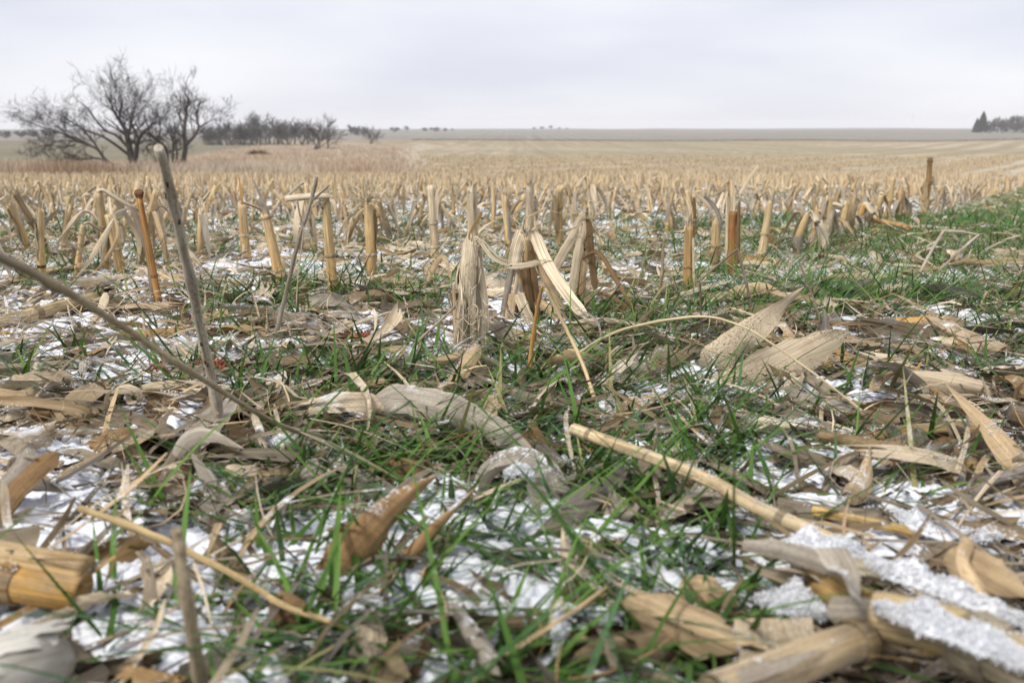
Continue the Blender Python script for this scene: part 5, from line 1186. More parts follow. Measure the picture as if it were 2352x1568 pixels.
leaf('dark weathered leaf strip rising at the left edge, farther of two', None, [(-30, 1160, 0.03), (30, 1090, None, 0.03), (75, 1030, None, 0.06)], 0.016, 'grey', 426, curl=0.5, prof='strip', bright=0.8)
leaf('small white leaf curled into a ring left of the spotted weed stem', 'the ring-curled leaf', [(262, 985, 0.0), (246, 945, None, 0.0), (250, 905, None, 0.0), (284, 888, None, 0.0), (315, 898, None, 0.0), (318, 918, None, 0.0), (300, 922, None, 0.0), (292, 908, None, 0.0)], 0.011, 'pale', 427, curl=0.3, prof='strip', side=(0.2, 1, 0.1), bright=0.85, S=36)
leaf('long pale leaf stretched from the ring-curled leaf past the spotted stem', None, [(290, 900, 0.02), (350, 886, 0.025), (430, 880, 0.03), (520, 886, 0.025)], 0.012, 'pale', 428, curl=0.5, roll=-0.4, bright=0.95)
leaf('open brown husk tube showing its dark inside below centre', 'the open brown husk', [(1272, 1058, 0.0), (1245, 1020, None, 0.01), (1222, 982, None, 0.02)], 0.055, 'ochre', 429, prof='full', curl=2.3, roll=2.7, bright=0.7, **H_)
leaf('grey brown curled leaf lying between the open husk and the shredded stub', None, [(1050, 940, 0.0), (1110, 915, None, 0.0), (1190, 893, None, 0.02)], 0.034, 'brown', 430, curl=1.3, bright=1.2)
leaf('split tan blade leaning up to the foot of the shredded stub', None, [(1010, 922, 0.0), (1050, 870, None, 0.03), (1100, 792, None, 0.1)], 0.022, 'tan', 431, curl=0.5, prof='strip')
leaf('broad dull brown leaf lying left of the tunnel-shaped leaf', 'the dull brown leaf', [(822, 1100, 0.01), (900, 1085, 0.02), (1010, 1068, 0.025)], 0.045, 'brown', 432, curl=0.7, roll=-0.6, bright=1.25)
leaf('pale folded leaf corner at the tip of the large brown spike leaf', None, [(1015, 1125, 0.0), (1000, 1095, None, 0.0), (985, 1068, None, 0.01)], 0.024, 'pale', 433, curl=0.8, prof='husk', bright=0.9)
leaf('fan-shaped golden husk lying right of the low speckled leaf', 'the golden husk fan', [(1870, 800, 0.03), (1950, 830, None, -0.03), (2045, 866, None, -0.08)], 0.048, 'ochre', 434, prof='leaf', curl=0.9, roll=-0.4, bright=0.95, **H_)
leaf('wide golden brown leaf lying flat right of the foxtail head', None, [(2105, 1004, 0.015), (2180, 990, 0.02), (2280, 976, 0.02)], 0.05, 'brown', 435, curl=0.6, roll=-0.9, bright=1.6)
leaf('long tan leaf pointing at the gnarled grey branch', None, [(1975, 1058, 0.01), (2080, 1078, 0.016), (2195, 1118, 0.01)], 0.028, 'tan', 436, curl=0.7, roll=-0.7, prof='leaf')
leaf('curled pale leaf loop at the bottom left of centre', 'the pale leaf loop', [(770, 1530, 0.0), (800, 1450, None, 0.01), (835, 1425, None, 0.01), (850, 1460, None, 0.0), (835, 1520, None, -0.02)], 0.02, 'pale', 437, prof='full', curl=0.3, side=(0.2, 1, 0.2), bright=0.85)
leaf('small upright tan husk in snow right of the tunnel-shaped leaf', 'the small upright husk', [(1330, 1312, 0.0), (1340, 1270, None, 0.0), (1352, 1232, None, 0.01)], 0.02, 'tan', 438, prof='husk', curl=1.0, bright=1.1, **H_)
leaf('snow-laden upright strip standing at bottom centre', 'the snow-laden strip', [(1290, 1530, 0.0), (1280, 1450, None, 0.01), (1285, 1375, None, 0.02)], 0.011, 'pale', 439, prof='strip', curl=0.7, bright=1.1)
leaf('square pale grey leaf scrap tilted in green blades below the long diagonal stalk', None, [(1358, 1150, 0.015), (1400, 1168, 0.02), (1445, 1195, 0.015)], 0.03, 'grey', 440, prof='full', curl=0.3, roll=-0.3, bright=1.2)
leaf('pinkish tan leaf scrap with snowy top left of the striped hanging leaves', None, [(1560, 1345, 0.02), (1630, 1360, 0.025), (1700, 1392, 0.015)], 0.024, 'tan', 441, curl=0.8, roll=-0.4)
leaf('wide golden brown leaf lying on snow left of the spotted stem base', 'the golden brown lying leaf', [(195, 1040, 0.01), (290, 1010, 0.02), (385, 985, 0.02)], 0.05, 'brown', 442, curl=0.7, roll=-0.5, bright=1.6)
leaf('curled brown leaf on snow at left above the dark leaf strips', None, [(55, 975, 0.01), (95, 948, 0.02), (145, 962, 0.02)], 0.03, 'brown', 443, curl=1.3, bright=1.3)
leaf('long dark golden leaf lying behind the split golden stalk', None, [(145, 1310, 0.01), (250, 1275, 0.02), (362, 1228, 0.03)], 0.028, 'ochre', 444, curl=0.8, roll=-0.3, bright=0.75)
leaf('dark brown leaf in shadow under the golden lying stem end', None, [(625, 1460, 0.0), (665, 1420, 0.015), (720, 1395, 0.02)], 0.04, 'brown', 445, curl=1.0, bright=1.1)
leaf('grey wavy leaf draped in front of the spotted weed stem base', None, [(395, 1060, 0.02), (430, 1010, None, 0.0), (480, 1000, None, 0.0), (560, 1030, None, -0.03)], 0.016, 'grey', 446, curl=0.5, bright=1.25)
leaf('pale twisted leaf rising from the pile beside the pointed standing leaf', None, [(450, 1075, 0.01), (445, 1030, None, 0.0), (470, 985, None, 0.01)], 0.018, 'pale', 447, curl=0.6, twist=1.2, bright=0.9)
leaf('striped grey leaf fan in the pile right of the pointed standing leaf', None, [(650, 1085, 0.01), (690, 1105, 0.02), (760, 1150, 0.01)], 0.05, 'grey', 448, curl=0.6, roll=-0.5)
leaf('folded tan leaf lying along the right edge below the splintered stalk', None, [(2260, 850, 0.015), (2330, 860, 0.02), (2400, 885, 0.02)], 0.035, 'tan', 449, curl=0.9, roll=-0.6)
leaf('pale husk half buried in snow below the low speckled leaf', 'the buried husk', [(1535, 950, 0.005), (1570, 935, 0.015), (1625, 930, 0.01)], 0.05, 'pale', 450, prof='husk', curl=1.0, roll=-0.7, bright=0.95, **H_)
leaf('pale husk bulging from snow at the left edge below the lying twigs', None, [(-30, 985, 0.01), (20, 965, 0.02), (75, 975, 0.01)], 0.05, 'pale', 451, prof='husk', curl=1.1, roll=-0.6, bright=1.0, **H_)
leaf('drooping tan leaf left of the stout shredded stub', None, [(960, 690, 0.0), (1005, 600, None, 0.05), (1025, 600, None, 0.04), (1040, 660, None, 0.0)], 0.014, 'tan', 452, curl=0.9, bright=1.1)
leaf('ribbed grey husk lying on snow left of the propped slender stalk', None, [(760, 745, 0.005), (790, 735, 0.015), (825, 742, 0.01)], 0.045, 'grey', 453, prof='husk', curl=1.0, roll=-0.5, bright=1.15, **H_)

# foxtail head, husked ear, cob chaff, orange roots
def foxtail():
    rng = np.random.default_rng(60)
    p = pts([(1880, 1000, 0.035), (1950, 1012, 0.04), (2020, 1028, 0.04), (2072, 1030, 0.04)]); c = spline(p, 30)
    root = tag(empty('foxtail_head', p[0]), 'bristly brown foxtail seed head lying on snow near the right', 'seed head')
    Bag().put(tube(c, np.r_[0.002, np.linspace(0.005, 0.0075, 29), 0.003], 8, None, 1, 0.1, rng=rng), (0.30, 0.21, 0.11)).out('spike', M_STRAW, root, p[0])
    b = Bag(); Tn = nrm(np.gradient(c, axis=0))
    for _ in range(620):
        i_ = rng.integers(0, 31); q = c[i_]; d = nrm(nrm(rng.normal(size=3)) + 0.5 * Tn[i_]); l_ = rng.uniform(0.008, 0.016)
        b.put(ribbon([q, q + d * l_ * 0.5, q + d * l_], 0.0009, 2, 1, 0.1, rng.uniform(0, 3), prof='spear', rng=rng), np.array([0.42, 0.31, 0.17]) * rng.uniform(0.6, 1.3))
    b.out('bristles', M_STRAW, root, p[0])['kind'] = 'stuff'
    land('the foxtail head', p[2])
foxtail()
def ear():
    rng = np.random.default_rng(61)
    p = pts([(-150, 1600, 0.03), (-40, 1565, 0.035), (60, 1535, 0.035), (128, 1515, 0.03)])
    root = tag(empty('husked_ear', p[0]), 'blurred pale grey husked corn ear in the bottom left corner', 'corn ear')
    Bag().put(tube(p, [0.019, 0.021, 0.020, 0.013], 18, 16, 1.0, 0.01, rng=rng), np.array([0.52, 0.49, 0.42])).out('ear_body', M_LEAF, root, p[0])
    for k_ in range(5):
        a = 0.5 + k_ * 0.5; o = np.array([0.0, -cos(a), sin(a)]) * 0.0215
        Bag().put(ribbon(p + o, 0.026, 14, 4, 0.6, 0, 0, 0.05, 'strip', np.cross(nrm(p[-1] - p[0]), o), rng=rng), np.array([0.54, 0.51, 0.44]) * rng.uniform(0.9, 1.1)).out('husk_leaf', M_STRAW, root, p[0])
    land('the pale husked ear', p[2])
ear()
def chaff(px, py, n, sx, sy, label, phrase, seed):
    rng = np.random.default_rng(seed); q0 = P(px, py, 0.004); segs = []
    for _ in range(n):
        q = P(px + rng.normal(0, sx), py + rng.normal(0, sy), rng.uniform(0.012, 0.032)); d = nrm(rng.normal(size=3)) * rng.uniform(0.002, 0.005)
        segs.append((q - q0, q + d - q0, rng.uniform(0.001, 0.0025), rng.uniform(0.0005, 0.002)))
    V, Q = limb_mesh(segs, 5)
    o = emit('cob_chaff', V, Q, mat=M_KERNEL); o.location = tuple(q0); tag(o, label, 'cob chaff', 'red cob chaff on the snow'); o['kind'] = 'stuff'
    if phrase: land(phrase, q0)
chaff(495, 836, 420, 24, 7, 'rust red cob chaff scattered on snow in front of the ribbed husk', 'the red chaff', 71)
chaff(360, 838, 70, 9, 5, 'small patch of red cob chaff tucked in the mouth of the ribbed husk', None, 72)
chaff(833, 770, 160, 14, 4, 'orange red cob chaff on snow left of the stout shredded stub', None, 73)
chaff(768, 776, 110, 9, 4, 'dark red cob chaff between the dark forked twig and the folded-top stub', None, 74)
def roots():
    rng = np.random.default_rng(62); q0 = P(5, 790, 0.0)
    root = tag(empty('root_clump', q0), 'golden brace roots of an uprooted stub at the left edge', 'roots')
    for k_ in range(11):
        a = (rng.uniform(-30, 20), rng.uniform(755, 775)); e = (rng.uniform(-20, 66), rng.uniform(795, 830))
        pp = [D(a[0], a[1], q0[1]), D((a[0] + e[0]) / 2 + 10, (a[1] + e[1]) / 2 - 8, q0[1] - 0.01), D(e[0], e[1], q0[1] - 0.03 + rng.normal(0, 0.01))]
        Bag().put(tube(pp, [0.0032, 0.002], 7, 8, 1, 0.05, rng=rng), np.array([0.50, 0.29, 0.07]) * rng.uniform(0.7, 1.2)).out('root', M_STALK, root, q0)
    land('the golden roots', q0)
roots()
# ------------------------------------------------------------------ scattered leaves, husks and scraps
def ribs(N, rng, pos, yaw, p0, kp, ky, roll, tw, L, W, curl, wav, S, K, prof, lift):
    t = np.linspace(0, 1, S + 1)
    pit = p0[:, None] + kp[:, None] * t; ya = yaw[:, None] + ky[:, None] * t
    Tn = np.stack([np.cos(pit) * np.cos(ya), np.cos(pit) * np.sin(ya), np.sin(pit)], -1)
    st = (L / S)[:, None, None]
    c = np.concatenate([np.zeros((N, 1, 3)), np.cumsum(Tn[:, 1:] * st, 1)], 1)
    B = np.stack([-np.sin(ya), np.cos(ya), 0 * ya], -1)
    rl = roll[:, None] + tw[:, None] * t
    Nn = np.cross(Tn, B)
    B2 = B * np.cos(rl)[..., None] + Nn * np.sin(rl)[..., None]; N2 = np.cross(Tn, B2)
    a = np.linspace(-1, 1, K + 1)
    pr = np.stack([profile(k_, t) for k_ in ('leaf', 'husk', 'strip', 'spear')])[prof]
    w = 0.5 * W[:, None] * pr
    cu = curl[:, None, None] + 1e-4
    off = w[..., None] * np.sin(cu * a) / cu
    if K > 2: off[..., [0, -1]] *= 1 + rng.normal(0, 0.09, (N, S + 1, 2))
    dep = w[..., None] * (1 - np.cos(cu * a)) / cu * rng.choice([-1, 1], (N, 1, 1))
    dep = dep + wav[:, None, None] * w[..., None] * a ** 2 * np.sin(t[None, :, None] * rng.uniform(7, 18, (N, 1, 1)) + rng.uniform(0, 6, (N, 1, 1)))
    dep = dep + rng.normal(0, 0.35, (N, 1, 1)) * w[..., None] * np.abs(a)
    V = c[:, :, None] + B2[:, :, None] * off[..., None] + N2[:, :, None] * dep[..., None]
    if K > 1:
        jg = (0.13 * L)[:, None, None]
        V[:, -1] += Tn[:, -1, None] * rng.normal(0, 1, (N, K + 1, 1)) * jg; V[:, 0] += Tn[:, 0, None] * rng.normal(0, 0.7, (N, K + 1, 1)) * jg
    cr_ = np.sin(t[None, :, None] * rng.uniform(12, 40, (N, 1, 1)) + a[None, None] * rng.uniform(-4, 4, (N, 1, 1)) + rng.uniform(0, 6, (N, 1, 1))) * (0.10 * w[..., None])
    V = V + N2[:, :, None] * cr_[..., None]
    V = V - V.reshape(N, -1, 3).mean(1)[:, None, None]
    V[..., 0] += pos[:, 0, None, None]; V[..., 1] += pos[:, 1, None, None]
    hz_ = V[..., 2] - plane(V[..., 1]); lo_ = hz_.reshape(N, -1).min(1); hr = hz_.reshape(N, -1).max(1) - lo_
    lim = 0.028 + 0.042 * rng.random(N) ** 2; f_ = np.minimum(1, lim / np.maximum(hr, 1e-4))
    V[..., 2] += ((hz_ - lo_[:, None, None]) * (f_[:, None, None] - 1)); hz_ = V[..., 2] - plane(V[..., 1])
    V[..., 2] += (lift - np.percentile(hz_.reshape(N, -1), 12, axis=1))[:, None, None]
    U = np.stack([off + rng.uniform(0, 40, (N, 1, 1)), np.broadcast_to((t[None] * L[:, None])[..., None], off.shape) + rng.uniform(0, 40, (N, 1, 1))], -1)
    return V.reshape(N, -1, 3), grid_quads(S, K), U.reshape(N, -1, 2)
def merge(V, q, U, T):
    N, n = V.shape[:2]
    Q = (q[None] + (np.arange(N) * n)[:, None, None]).reshape(-1, 4)
    return V.reshape(-1, 3), Q, U.reshape(-1, 2), np.repeat(T, n, 0)

def bumpat(x, y, lst):
    """soft boosts at ground places given in picture points: (px, py, radius m, amount)"""
    o = np.zeros(len(x))
    for px, py, r, a in lst:
        q = P(px, py); o += a * np.exp(-((x - q[0]) ** 2 + (y - q[1]) ** 2) / (r * r))
    return o
SNOW_AT = [(100, 1130, 0.16, 0.16), (290, 1330, 0.1, 0.09), (330, 1530, 0.09, 0.1), (420, 900, 0.18, 0.08), (1600, 950, 0.22, 0.12), (1780, 1350, 0.12, 0.2), (2000, 1280, 0.09, 0.16), (2250, 1250, 0.09, 0.16), (1150, 1250, 0.16, 0.14), (1150, 1480, 0.16, 0.16), (900, 1230, 0.12, 0.12), (1000, 780, 0.14, 0.16), (1190, 780, 0.12, 0.14),
           (1900, 1080, 0.16, 0.1), (650, 780, 0.3, 0.08), (200, 780, 0.3, 0.08), (2000, 800, 0.25, -0.04), (1500, 800, 0.2, -0.05), (1300, 1080, 0.18, -0.12), (760, 1080, 0.14, -0.12), (700, 960, 0.12, -0.14), (2180, 960, 0.16, -0.1), (2150, 1500, 0.14, -0.3), (1650, 1450, 0.1, -0.1), (500, 1250, 0.08, -0.12), (640, 1440, 0.08, -0.14), (330, 1090, 0.07, -0.16), (1650, 1250, 0.12, -0.05)]
def snow_h(x, y):
    """snow depth above ground in metres (negative where bare)"""
    f = 0.42 * fbm(x * 8, y * 8, 61, 3, 0.5) + 0.58 * fbm(x * 36, y * 36, 65, 3, 0.6)
    f = f + bumpat(x, y, SNOW_AT) - 0.006 * sstep(1.8, 3, y)
    return (f - 0.460 - 0.004 * (1 - sstep(0.9, 1.8, y))) * 0.14
GREEN_AT = [(880, 1470, 0.14, 0.4), (1080, 1180, 0.2, 0.25), (1600, 1500, 0.14, 0.4), (500, 1490, 0.08, 0.25), (1200, 1330, 0.16, 0.3), (1250, 1020, 0.28, 0.5), (1500, 1050, 0.3, 0.4), (1000, 1380, 0.2, 0.45), (1350, 1420, 0.25, 0.4), (1600, 820, 0.4, 0.3), (1850, 700, 0.5, 0.3), (2250, 540, 1.6, 0.65), (2150, 600, 0.8, 0.4), (700, 1500, 0.12, 0.25), (900, 850, 0.2, 0.05), (1350, 830, 0.2, 0.35), (700, 900, 0.15, 0.1), (200, 560, 1.0, 0.2), (1650, 1150, 0.2, 0.3),
            (300, 1350, 0.25, -0.4), (100, 1100, 0.25, -0.3), (2200, 1000, 0.25, -0.35), (2200, 1350, 0.25, -0.4), (420, 700, 0.3, -0.05), (450, 820, 0.2, -0.15)]
def green_w(x, y):
    return np.clip(0.02 + 0.16 * sstep(1.9, 2.7, y) + 1.6 * (fbm(x * 3.6, y * 3.6, 81, 3) - 0.46) + 0.8 * bumpat(x, y, GREEN_AT), 0, 1)
def wedge(n, y0, y1, rng, side=0.57):
    y = np.sqrt(rng.uniform(y0 * y0, y1 * y1, n)); x = rng.uniform(-1, 1, n) * (side * y + 0.12)
    return x, y

rl_ = np.random.default_rng(1234)
CLS = ['pale', 'tan', 'grey', 'brown', 'ochre']
LOW = False
HERO_BOX = [(1580, 650, 1960, 950), (830, 890, 1300, 1130), (1090, 1050, 1290, 1230), (720, 1150, 1100, 1400), (1300, 960, 1600, 1120), (1560, 1060, 1910, 1270), (1690, 1230, 2352, 1600), (-50, 1270, 220, 1420), (-50, 1430, 160, 1600), (-50, 670, 250, 780),
            (320, 780, 560, 880), (1870, 980, 2100, 1075), (230, 870, 340, 980), (280, 1020, 570, 1230), (1030, 640, 1520, 850), (180, 1160, 800, 1450), (390, 1220, 470, 1600), (1960, 650, 2320, 760)]
def litter(n, y0, y1, sort, S, K, rng, dens=None):
    x, y = wedge(n, y0, y1, rng)
    g = green_w(x, y); keep = rng.random(n) > (0.0 if LOW else 0.45) * g
    keep &= rng.random(n) < np.interp(y, [0, 0.85, 1.3, 2.6, 4.5, 20], [1, 1, 0.75, 0.62, 0.62, 0.6])
    if sort != 'strip' and not LOW:
        u_, v_, _ = proj(np.stack([x, y, gz(x, y) + 0.02], -1))
        for x0, y0_, x1, y1_ in HERO_BOX: keep &= ~((u_ > x0) & (u_ < x1) & (v_ > y0_) & (v_ < y1_) & (rng.random(n) < (0.93 if (x1 - x0) * (y1_ - y0_) < 45000 else 0.55)))
    x, y = x[keep], y[keep]; N = len(x)
    ci = rng.choice(5, N, p=[0.46, 0.31, 0.13, 0.07, 0.03])
    T = np.array([TC[c_] for c_ in CLS])[ci] * rng.uniform(0.72, 1.15, (N, 1))
    arch = rng.random(N) < (0.06 if LOW else 0.2 if y1 < 5 else 0.1)
    if sort == 'leaf':
        L = rng.uniform(0.06, 0.23, N); W = rng.gamma(4, 0.0056, N).clip(0.007, 0.04); curl = rng.uniform(0.2, 1.5, N); prof = rng.choice([0, 2, 3], N, p=[0.2, 0.55, 0.25])
    elif sort == 'husk':
        L = rng.uniform(0.06, 0.17, N); W = rng.uniform(0.016, 0.046, N); curl = rng.uniform(0.5, 1.5, N); prof = rng.choice([0, 1], N, p=[0.3, 0.7])
    else:
        L = rng.uniform(0.04, 0.25, N); W = rng.uniform(0.002, 0.008, N); curl = rng.uniform(0.1, 0.9, N); prof = rng.choice([2, 3], N)
    L = np.where(arch, np.minimum(L, 0.17), L) * np.interp(y, [0.5, 1.0], [0.72, 1.0])
    p0 = np.where(arch, rng.uniform(0.2, 0.75, N), rng.normal(0.03, 0.10, N)); kp = np.where(arch, -2.0 * p0 + rng.normal(0, 0.3, N), rng.normal(0, 0.5, N))
    V, q, U = ribs(N, rng, np.stack([x, y], -1), rng.uniform(0, 6.28, N), p0, kp, rng.normal(0, 0.6, N), rng.normal(0, 0.38, N), rng.normal(0, 0.5, N) * (1 + 1.2 * (rng.random(N) < 0.2)), L, W, curl, rng.uniform(0, 0.25, N), S, K, prof, rng.uniform(-0.006, 0.014, N) if LOW else rng.uniform(-0.002, 0.032, N))
    return V, q, U, T, ci, curl, arch, L, W, sort

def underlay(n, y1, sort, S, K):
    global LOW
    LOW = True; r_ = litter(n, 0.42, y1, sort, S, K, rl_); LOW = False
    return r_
batch = [litter(1600, 0.46, 4.6, 'leaf', 14, 5, rl_), litter(1350, 0.46, 4.6, 'husk', 10, 6, rl_)]
cand = []
for bi, (V, q, U, T, ci, curl, arch, L, W, sort) in enumerate(batch):
    u, v, f = proj(V.reshape(-1, 3)); u = u.reshape(V.shape[:2]); v = v.reshape(V.shape[:2])
    inn = ((u > 0) & (u < 2352) & (v > 300) & (v < 1568)).mean(1)
    size = (u.max(1) - u.min(1)) * (v.max(1) - v.min(1)) * (inn > 0.3)
    for k_ in range(len(V)): cand.append((size[k_], bi, k_, u[k_].mean(), v[k_].mean()))
cand.sort(key=lambda c_: -c_[0])
NIND = 300 - LEAVES
singles = cand[:NIND]
# labels: what it looks like, and which findable thing it lies beside
LP = np.array([(a[1], a[2]) for a in LAND])
def where(u, v, k_):
    d = np.hypot(LP[:, 0] - u, (LP[:, 1] - v) * 1.6); o = np.argsort(d); i_ = o[k_]
    dx, dy = u - LP[i_, 0], (v - LP[i_, 1]) * 1.6
    w_ = ('right of' if dx > 0 else 'left of') if abs(dx) > abs(dy) else ('in front of' if dy > 0 else 'behind')
    return w_, LAND[i_][0]
info = []
for sz, bi, k_, u, v in singles:
    V, q, U, T, ci, curl, arch, L, W, sort = batch[bi]
    shp = 'arched' if arch[k_] else ('rolled' if curl[k_] > 1.15 else 'curled' if curl[k_] > 0.65 else 'flat')
    nm = 'husk' if sort == 'husk' else ('leaf' if W[k_] > 0.016 else 'leaf strip')
    look = f'{TN[CLS[ci[k_]]]} {shp} {nm}'
    info.append([look, where(u, v, 0), where(u, v, 1), sz, u, v])
def uniq(cands):
    used = {}
    for i_, t_ in enumerate(cands): used.setdefault(t_, []).append(i_)
    return used
lab = [f'{a[0]} {a[1][0]} {a[1][1]}' for a in info]
for t_, ids in uniq(lab).items():
    if len(ids) > 1:
        for i_ in ids:
            a = info[i_]; lab[i_] = f'{a[0]} {a[1][0]} {a[1][1]}, towards {a[2][1]}'
for t_, ids in uniq(lab).items():
    if len(ids) > 1:
        ids.sort(key=lambda i_: -info[i_][3])
        for n_, i_ in enumerate(ids):
            a = info[i_]; adj = ['largest', 'second largest', 'third largest', 'fourth largest', 'fifth largest', 'sixth largest', 'seventh largest'][min(n_, 6)]
            lab[i_] = f'{adj} {a[0]} {a[1][0]} {a[1][1]}'
for (sz, bi, k_, u, v), lb in zip(singles, lab):
    V, q, U, T, ci, curl, arch, L, W, sort = batch[bi]
    c = V[k_].mean(0); lb = lb.replace(', towards', ' towards'); lb = lb if len(lb.split()) <= 16 else lb.replace('in front of', 'before').replace('second largest', 'second')
    o = emit('corn_husk' if sort == 'husk' else 'corn_leaf', V[k_] - c, q, U[k_], np.repeat(T[k_:k_ + 1], len(V[k_]), 0), M_LEAF)
    o.location = tuple(c); tag(o, lb, 'husk' if sort == 'husk' else 'leaf', 'fallen leaves and husks')
    SNOWABLE.append((V[k_], q))
sel = {0: set(), 1: set()}
for s_ in singles: sel[s_[1]].add(s_[2])
bag = Bag()
for bi, (V, q, U, T, *_) in enumerate(batch):
    ids = np.array([k_ for k_ in range(len(V)) if k_ not in sel[bi]])
    a, b_, c_, d_ = merge(V[ids], q, U[ids], T[ids]); bag.put((a, b_, c_), d_); SNOWABLE.append((a, b_))
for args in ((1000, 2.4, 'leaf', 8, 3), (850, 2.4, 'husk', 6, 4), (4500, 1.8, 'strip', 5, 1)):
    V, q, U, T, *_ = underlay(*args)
    a, b_, c_, d_ = merge(V, q, U, T * 0.48); bag.put((a, b_, c_), d_)  # lower layer darkened in its tint: painted shade for the gaps, plus damp
for args in ((8000, 0.44, 5.0, 'strip', 6, 1), (9000, 4.2, 14, 'husk', 4, 2), (12000, 4.2, 17, 'leaf', 5, 1), (10000, 5.0, 18, 'strip', 3, 1)):
    V, q, U, T, *_ = litter(*args, rl_)
    a, b_, c_, d_ = merge(V, q, U, T); bag.put((a, b_, c_), d_)
    if args[1] < 1: SNOWABLE.append((a, b_))
kind(bag.out('leaf_litter', M_LITTER), 'stuff', 'scraps of dry leaf, husk and straw covering the ground between the larger leaves')
# fine fibres and chaff
N = 5200
x, y = wedge(N, 0.44, 4.0, rl_)
V, q, U = ribs(N, rl_, np.stack([x, y], -1), rl_.uniform(0, 6.28, N), rl_.normal(0.1, 0.3, N), rl_.normal(0, 0.8, N), rl_.normal(0, 1.2, N), rl_.normal(0, 0.5, N), rl_.normal(0, 1, N), rl_.uniform(0.015, 0.09, N), rl_.uniform(0.0007, 0.002, N), np.full(N, 0.1), np.zeros(N), 4, 1, np.full(N, 2), rl_.uniform(0, 0.035, N))
a, b_, c_, d_ = merge(V, q, U, np.array([TC[k_] for k_ in CLS])[rl_.integers(0, 5, N)] * rl_.uniform(0.7, 1.2, (N, 1)))
kind(emit('straw_shreds', a, b_, c_, d_, M_STRAW), 'stuff', 'thin straw fibres strewn over snow and leaves')

# ------------------------------------------------------------------ green volunteer grass
rg = np.random.default_rng(4321)
def grass(ntuft, y0, y1, per, S, hk, wk):
    x, y = wedge(ntuft, y0, y1, rg); m_ = rg.random(ntuft) < green_w(x, y)
    u_, v_, _ = proj(np.stack([x, y, gz(x, y)], -1))
    for x0, yy0, x1, yy1 in [(1560, 680, 1960, 960), (830, 920, 1300, 1170), (1080, 1080, 1300, 1290), (720, 1150, 1110, 1420), (1320, 990, 1600, 1180), (1560, 1080, 1910, 1320), (1030, 700, 1520, 880), (1360, 830, 1530, 930), (1690, 1260, 2352, 1600)]:
        m_ &= ~((u_ > x0) & (u_ < x1) & (v_ > yy0) & (v_ < yy1) & (rg.random(ntuft) < 0.4))
    x, y = x[m_], y[m_]
    n = rg.poisson(per, len(x)) + 1; i_ = np.repeat(np.arange(len(x)), n); N = len(i_)
    bx = x[i_] + rg.normal(0, 0.008, N); by = y[i_] + rg.normal(0, 0.008, N)
    h_ = rg.gamma(4, 0.020, N) * hk; h_ = np.clip(h_, 0.025, 0.19)
    flow = 5.6 + 2.6 * (fbm(bx * 1.5, by * 1.5, 91, 2) - 0.5)
    az = np.where(rg.random(N) < 0.55, flow + rg.normal(0, 0.7, N), rg.uniform(0, 6.28, N))
    k_ = rg.random((N, 1)); t_ = np.array([0.045, 0.118, 0.017]) * (1 - k_) + np.array([0.125, 0.23, 0.042]) * k_
    t_ = t_ * rg.uniform(0.6, 1.15, (N, 1)); yel = rg.random(N) < 0.07; t_[yel] = np.array([0.27, 0.25, 0.10]) * rg.uniform(0.7, 1.2, (yel.sum(), 1))
    blu = rg.random(N) < 0.18; t_[blu] = np.array([0.075, 0.15, 0.06]) * rg.uniform(0.7, 1.1, (blu.sum(), 1))
    return blades(bx, by, gz(bx, by) - 0.002 + rg.uniform(0, 0.024, N), h_, rg.uniform(0.0028, 0.0068, N) * wk, az, rg.uniform(0.7, 1.5, N), rg.uniform(-0.1, 0.7, N), S, t_)
def green_strip():
    n = 15000
    t = rg.uniform(0.5, 14, n); o = rg.uniform(0.12, 1.6, n)
    q = ROW0[None] + RD[None] * t[:, None] + RP[None] * o[:, None]
    m_ = (q[:, 1] > 2.3) & (np.abs(q[:, 0]) < 0.58 * q[:, 1]) & (rg.random(n) < 0.25 + 0.75 * sstep(3.0, 4.2, q[:, 1])); q = q[m_]
    N = len(q) * 5; i_ = np.repeat(np.arange(len(q)), 5); bx, by = q[i_, 0] + rg.normal(0, 0.012, N), q[i_, 1] + rg.normal(0, 0.012, N)
    k_ = rg.random((N, 1)); t_ = (np.array([0.06, 0.135, 0.028]) * (1 - k_) + np.array([0.14, 0.25, 0.06]) * k_) * rg.uniform(0.7, 1.15, (N, 1))
    return blades(bx, by, gz(bx, by) - 0.004, np.clip(rg.gamma(6, 0.014, N), 0.03, 0.13), rg.uniform(0.003, 0.006, N), rg.uniform(0, 6.28, N), rg.uniform(0.4, 1.3, N), rg.uniform(0.1, 1.1, N), 4, t_)
bag = Bag()
V, Q, U, T = green_strip(); bag.put((V, Q, U), T)
for args in ((7600, 0.44, 2.4, 5.6, 7, 1.0, 1.12), (21000, 2.2, 6.0, 3.4, 4, 0.9, 1.2), (30000, 5.5, 17, 2.4, 3, 0.95, 1.7)):
    V, Q, U, T = grass(*args); bag.put((V, Q, U), T)
kind(bag.out('grass', M_GREEN), 'stuff', 'short green grass blades sprouting through the snow and litter')

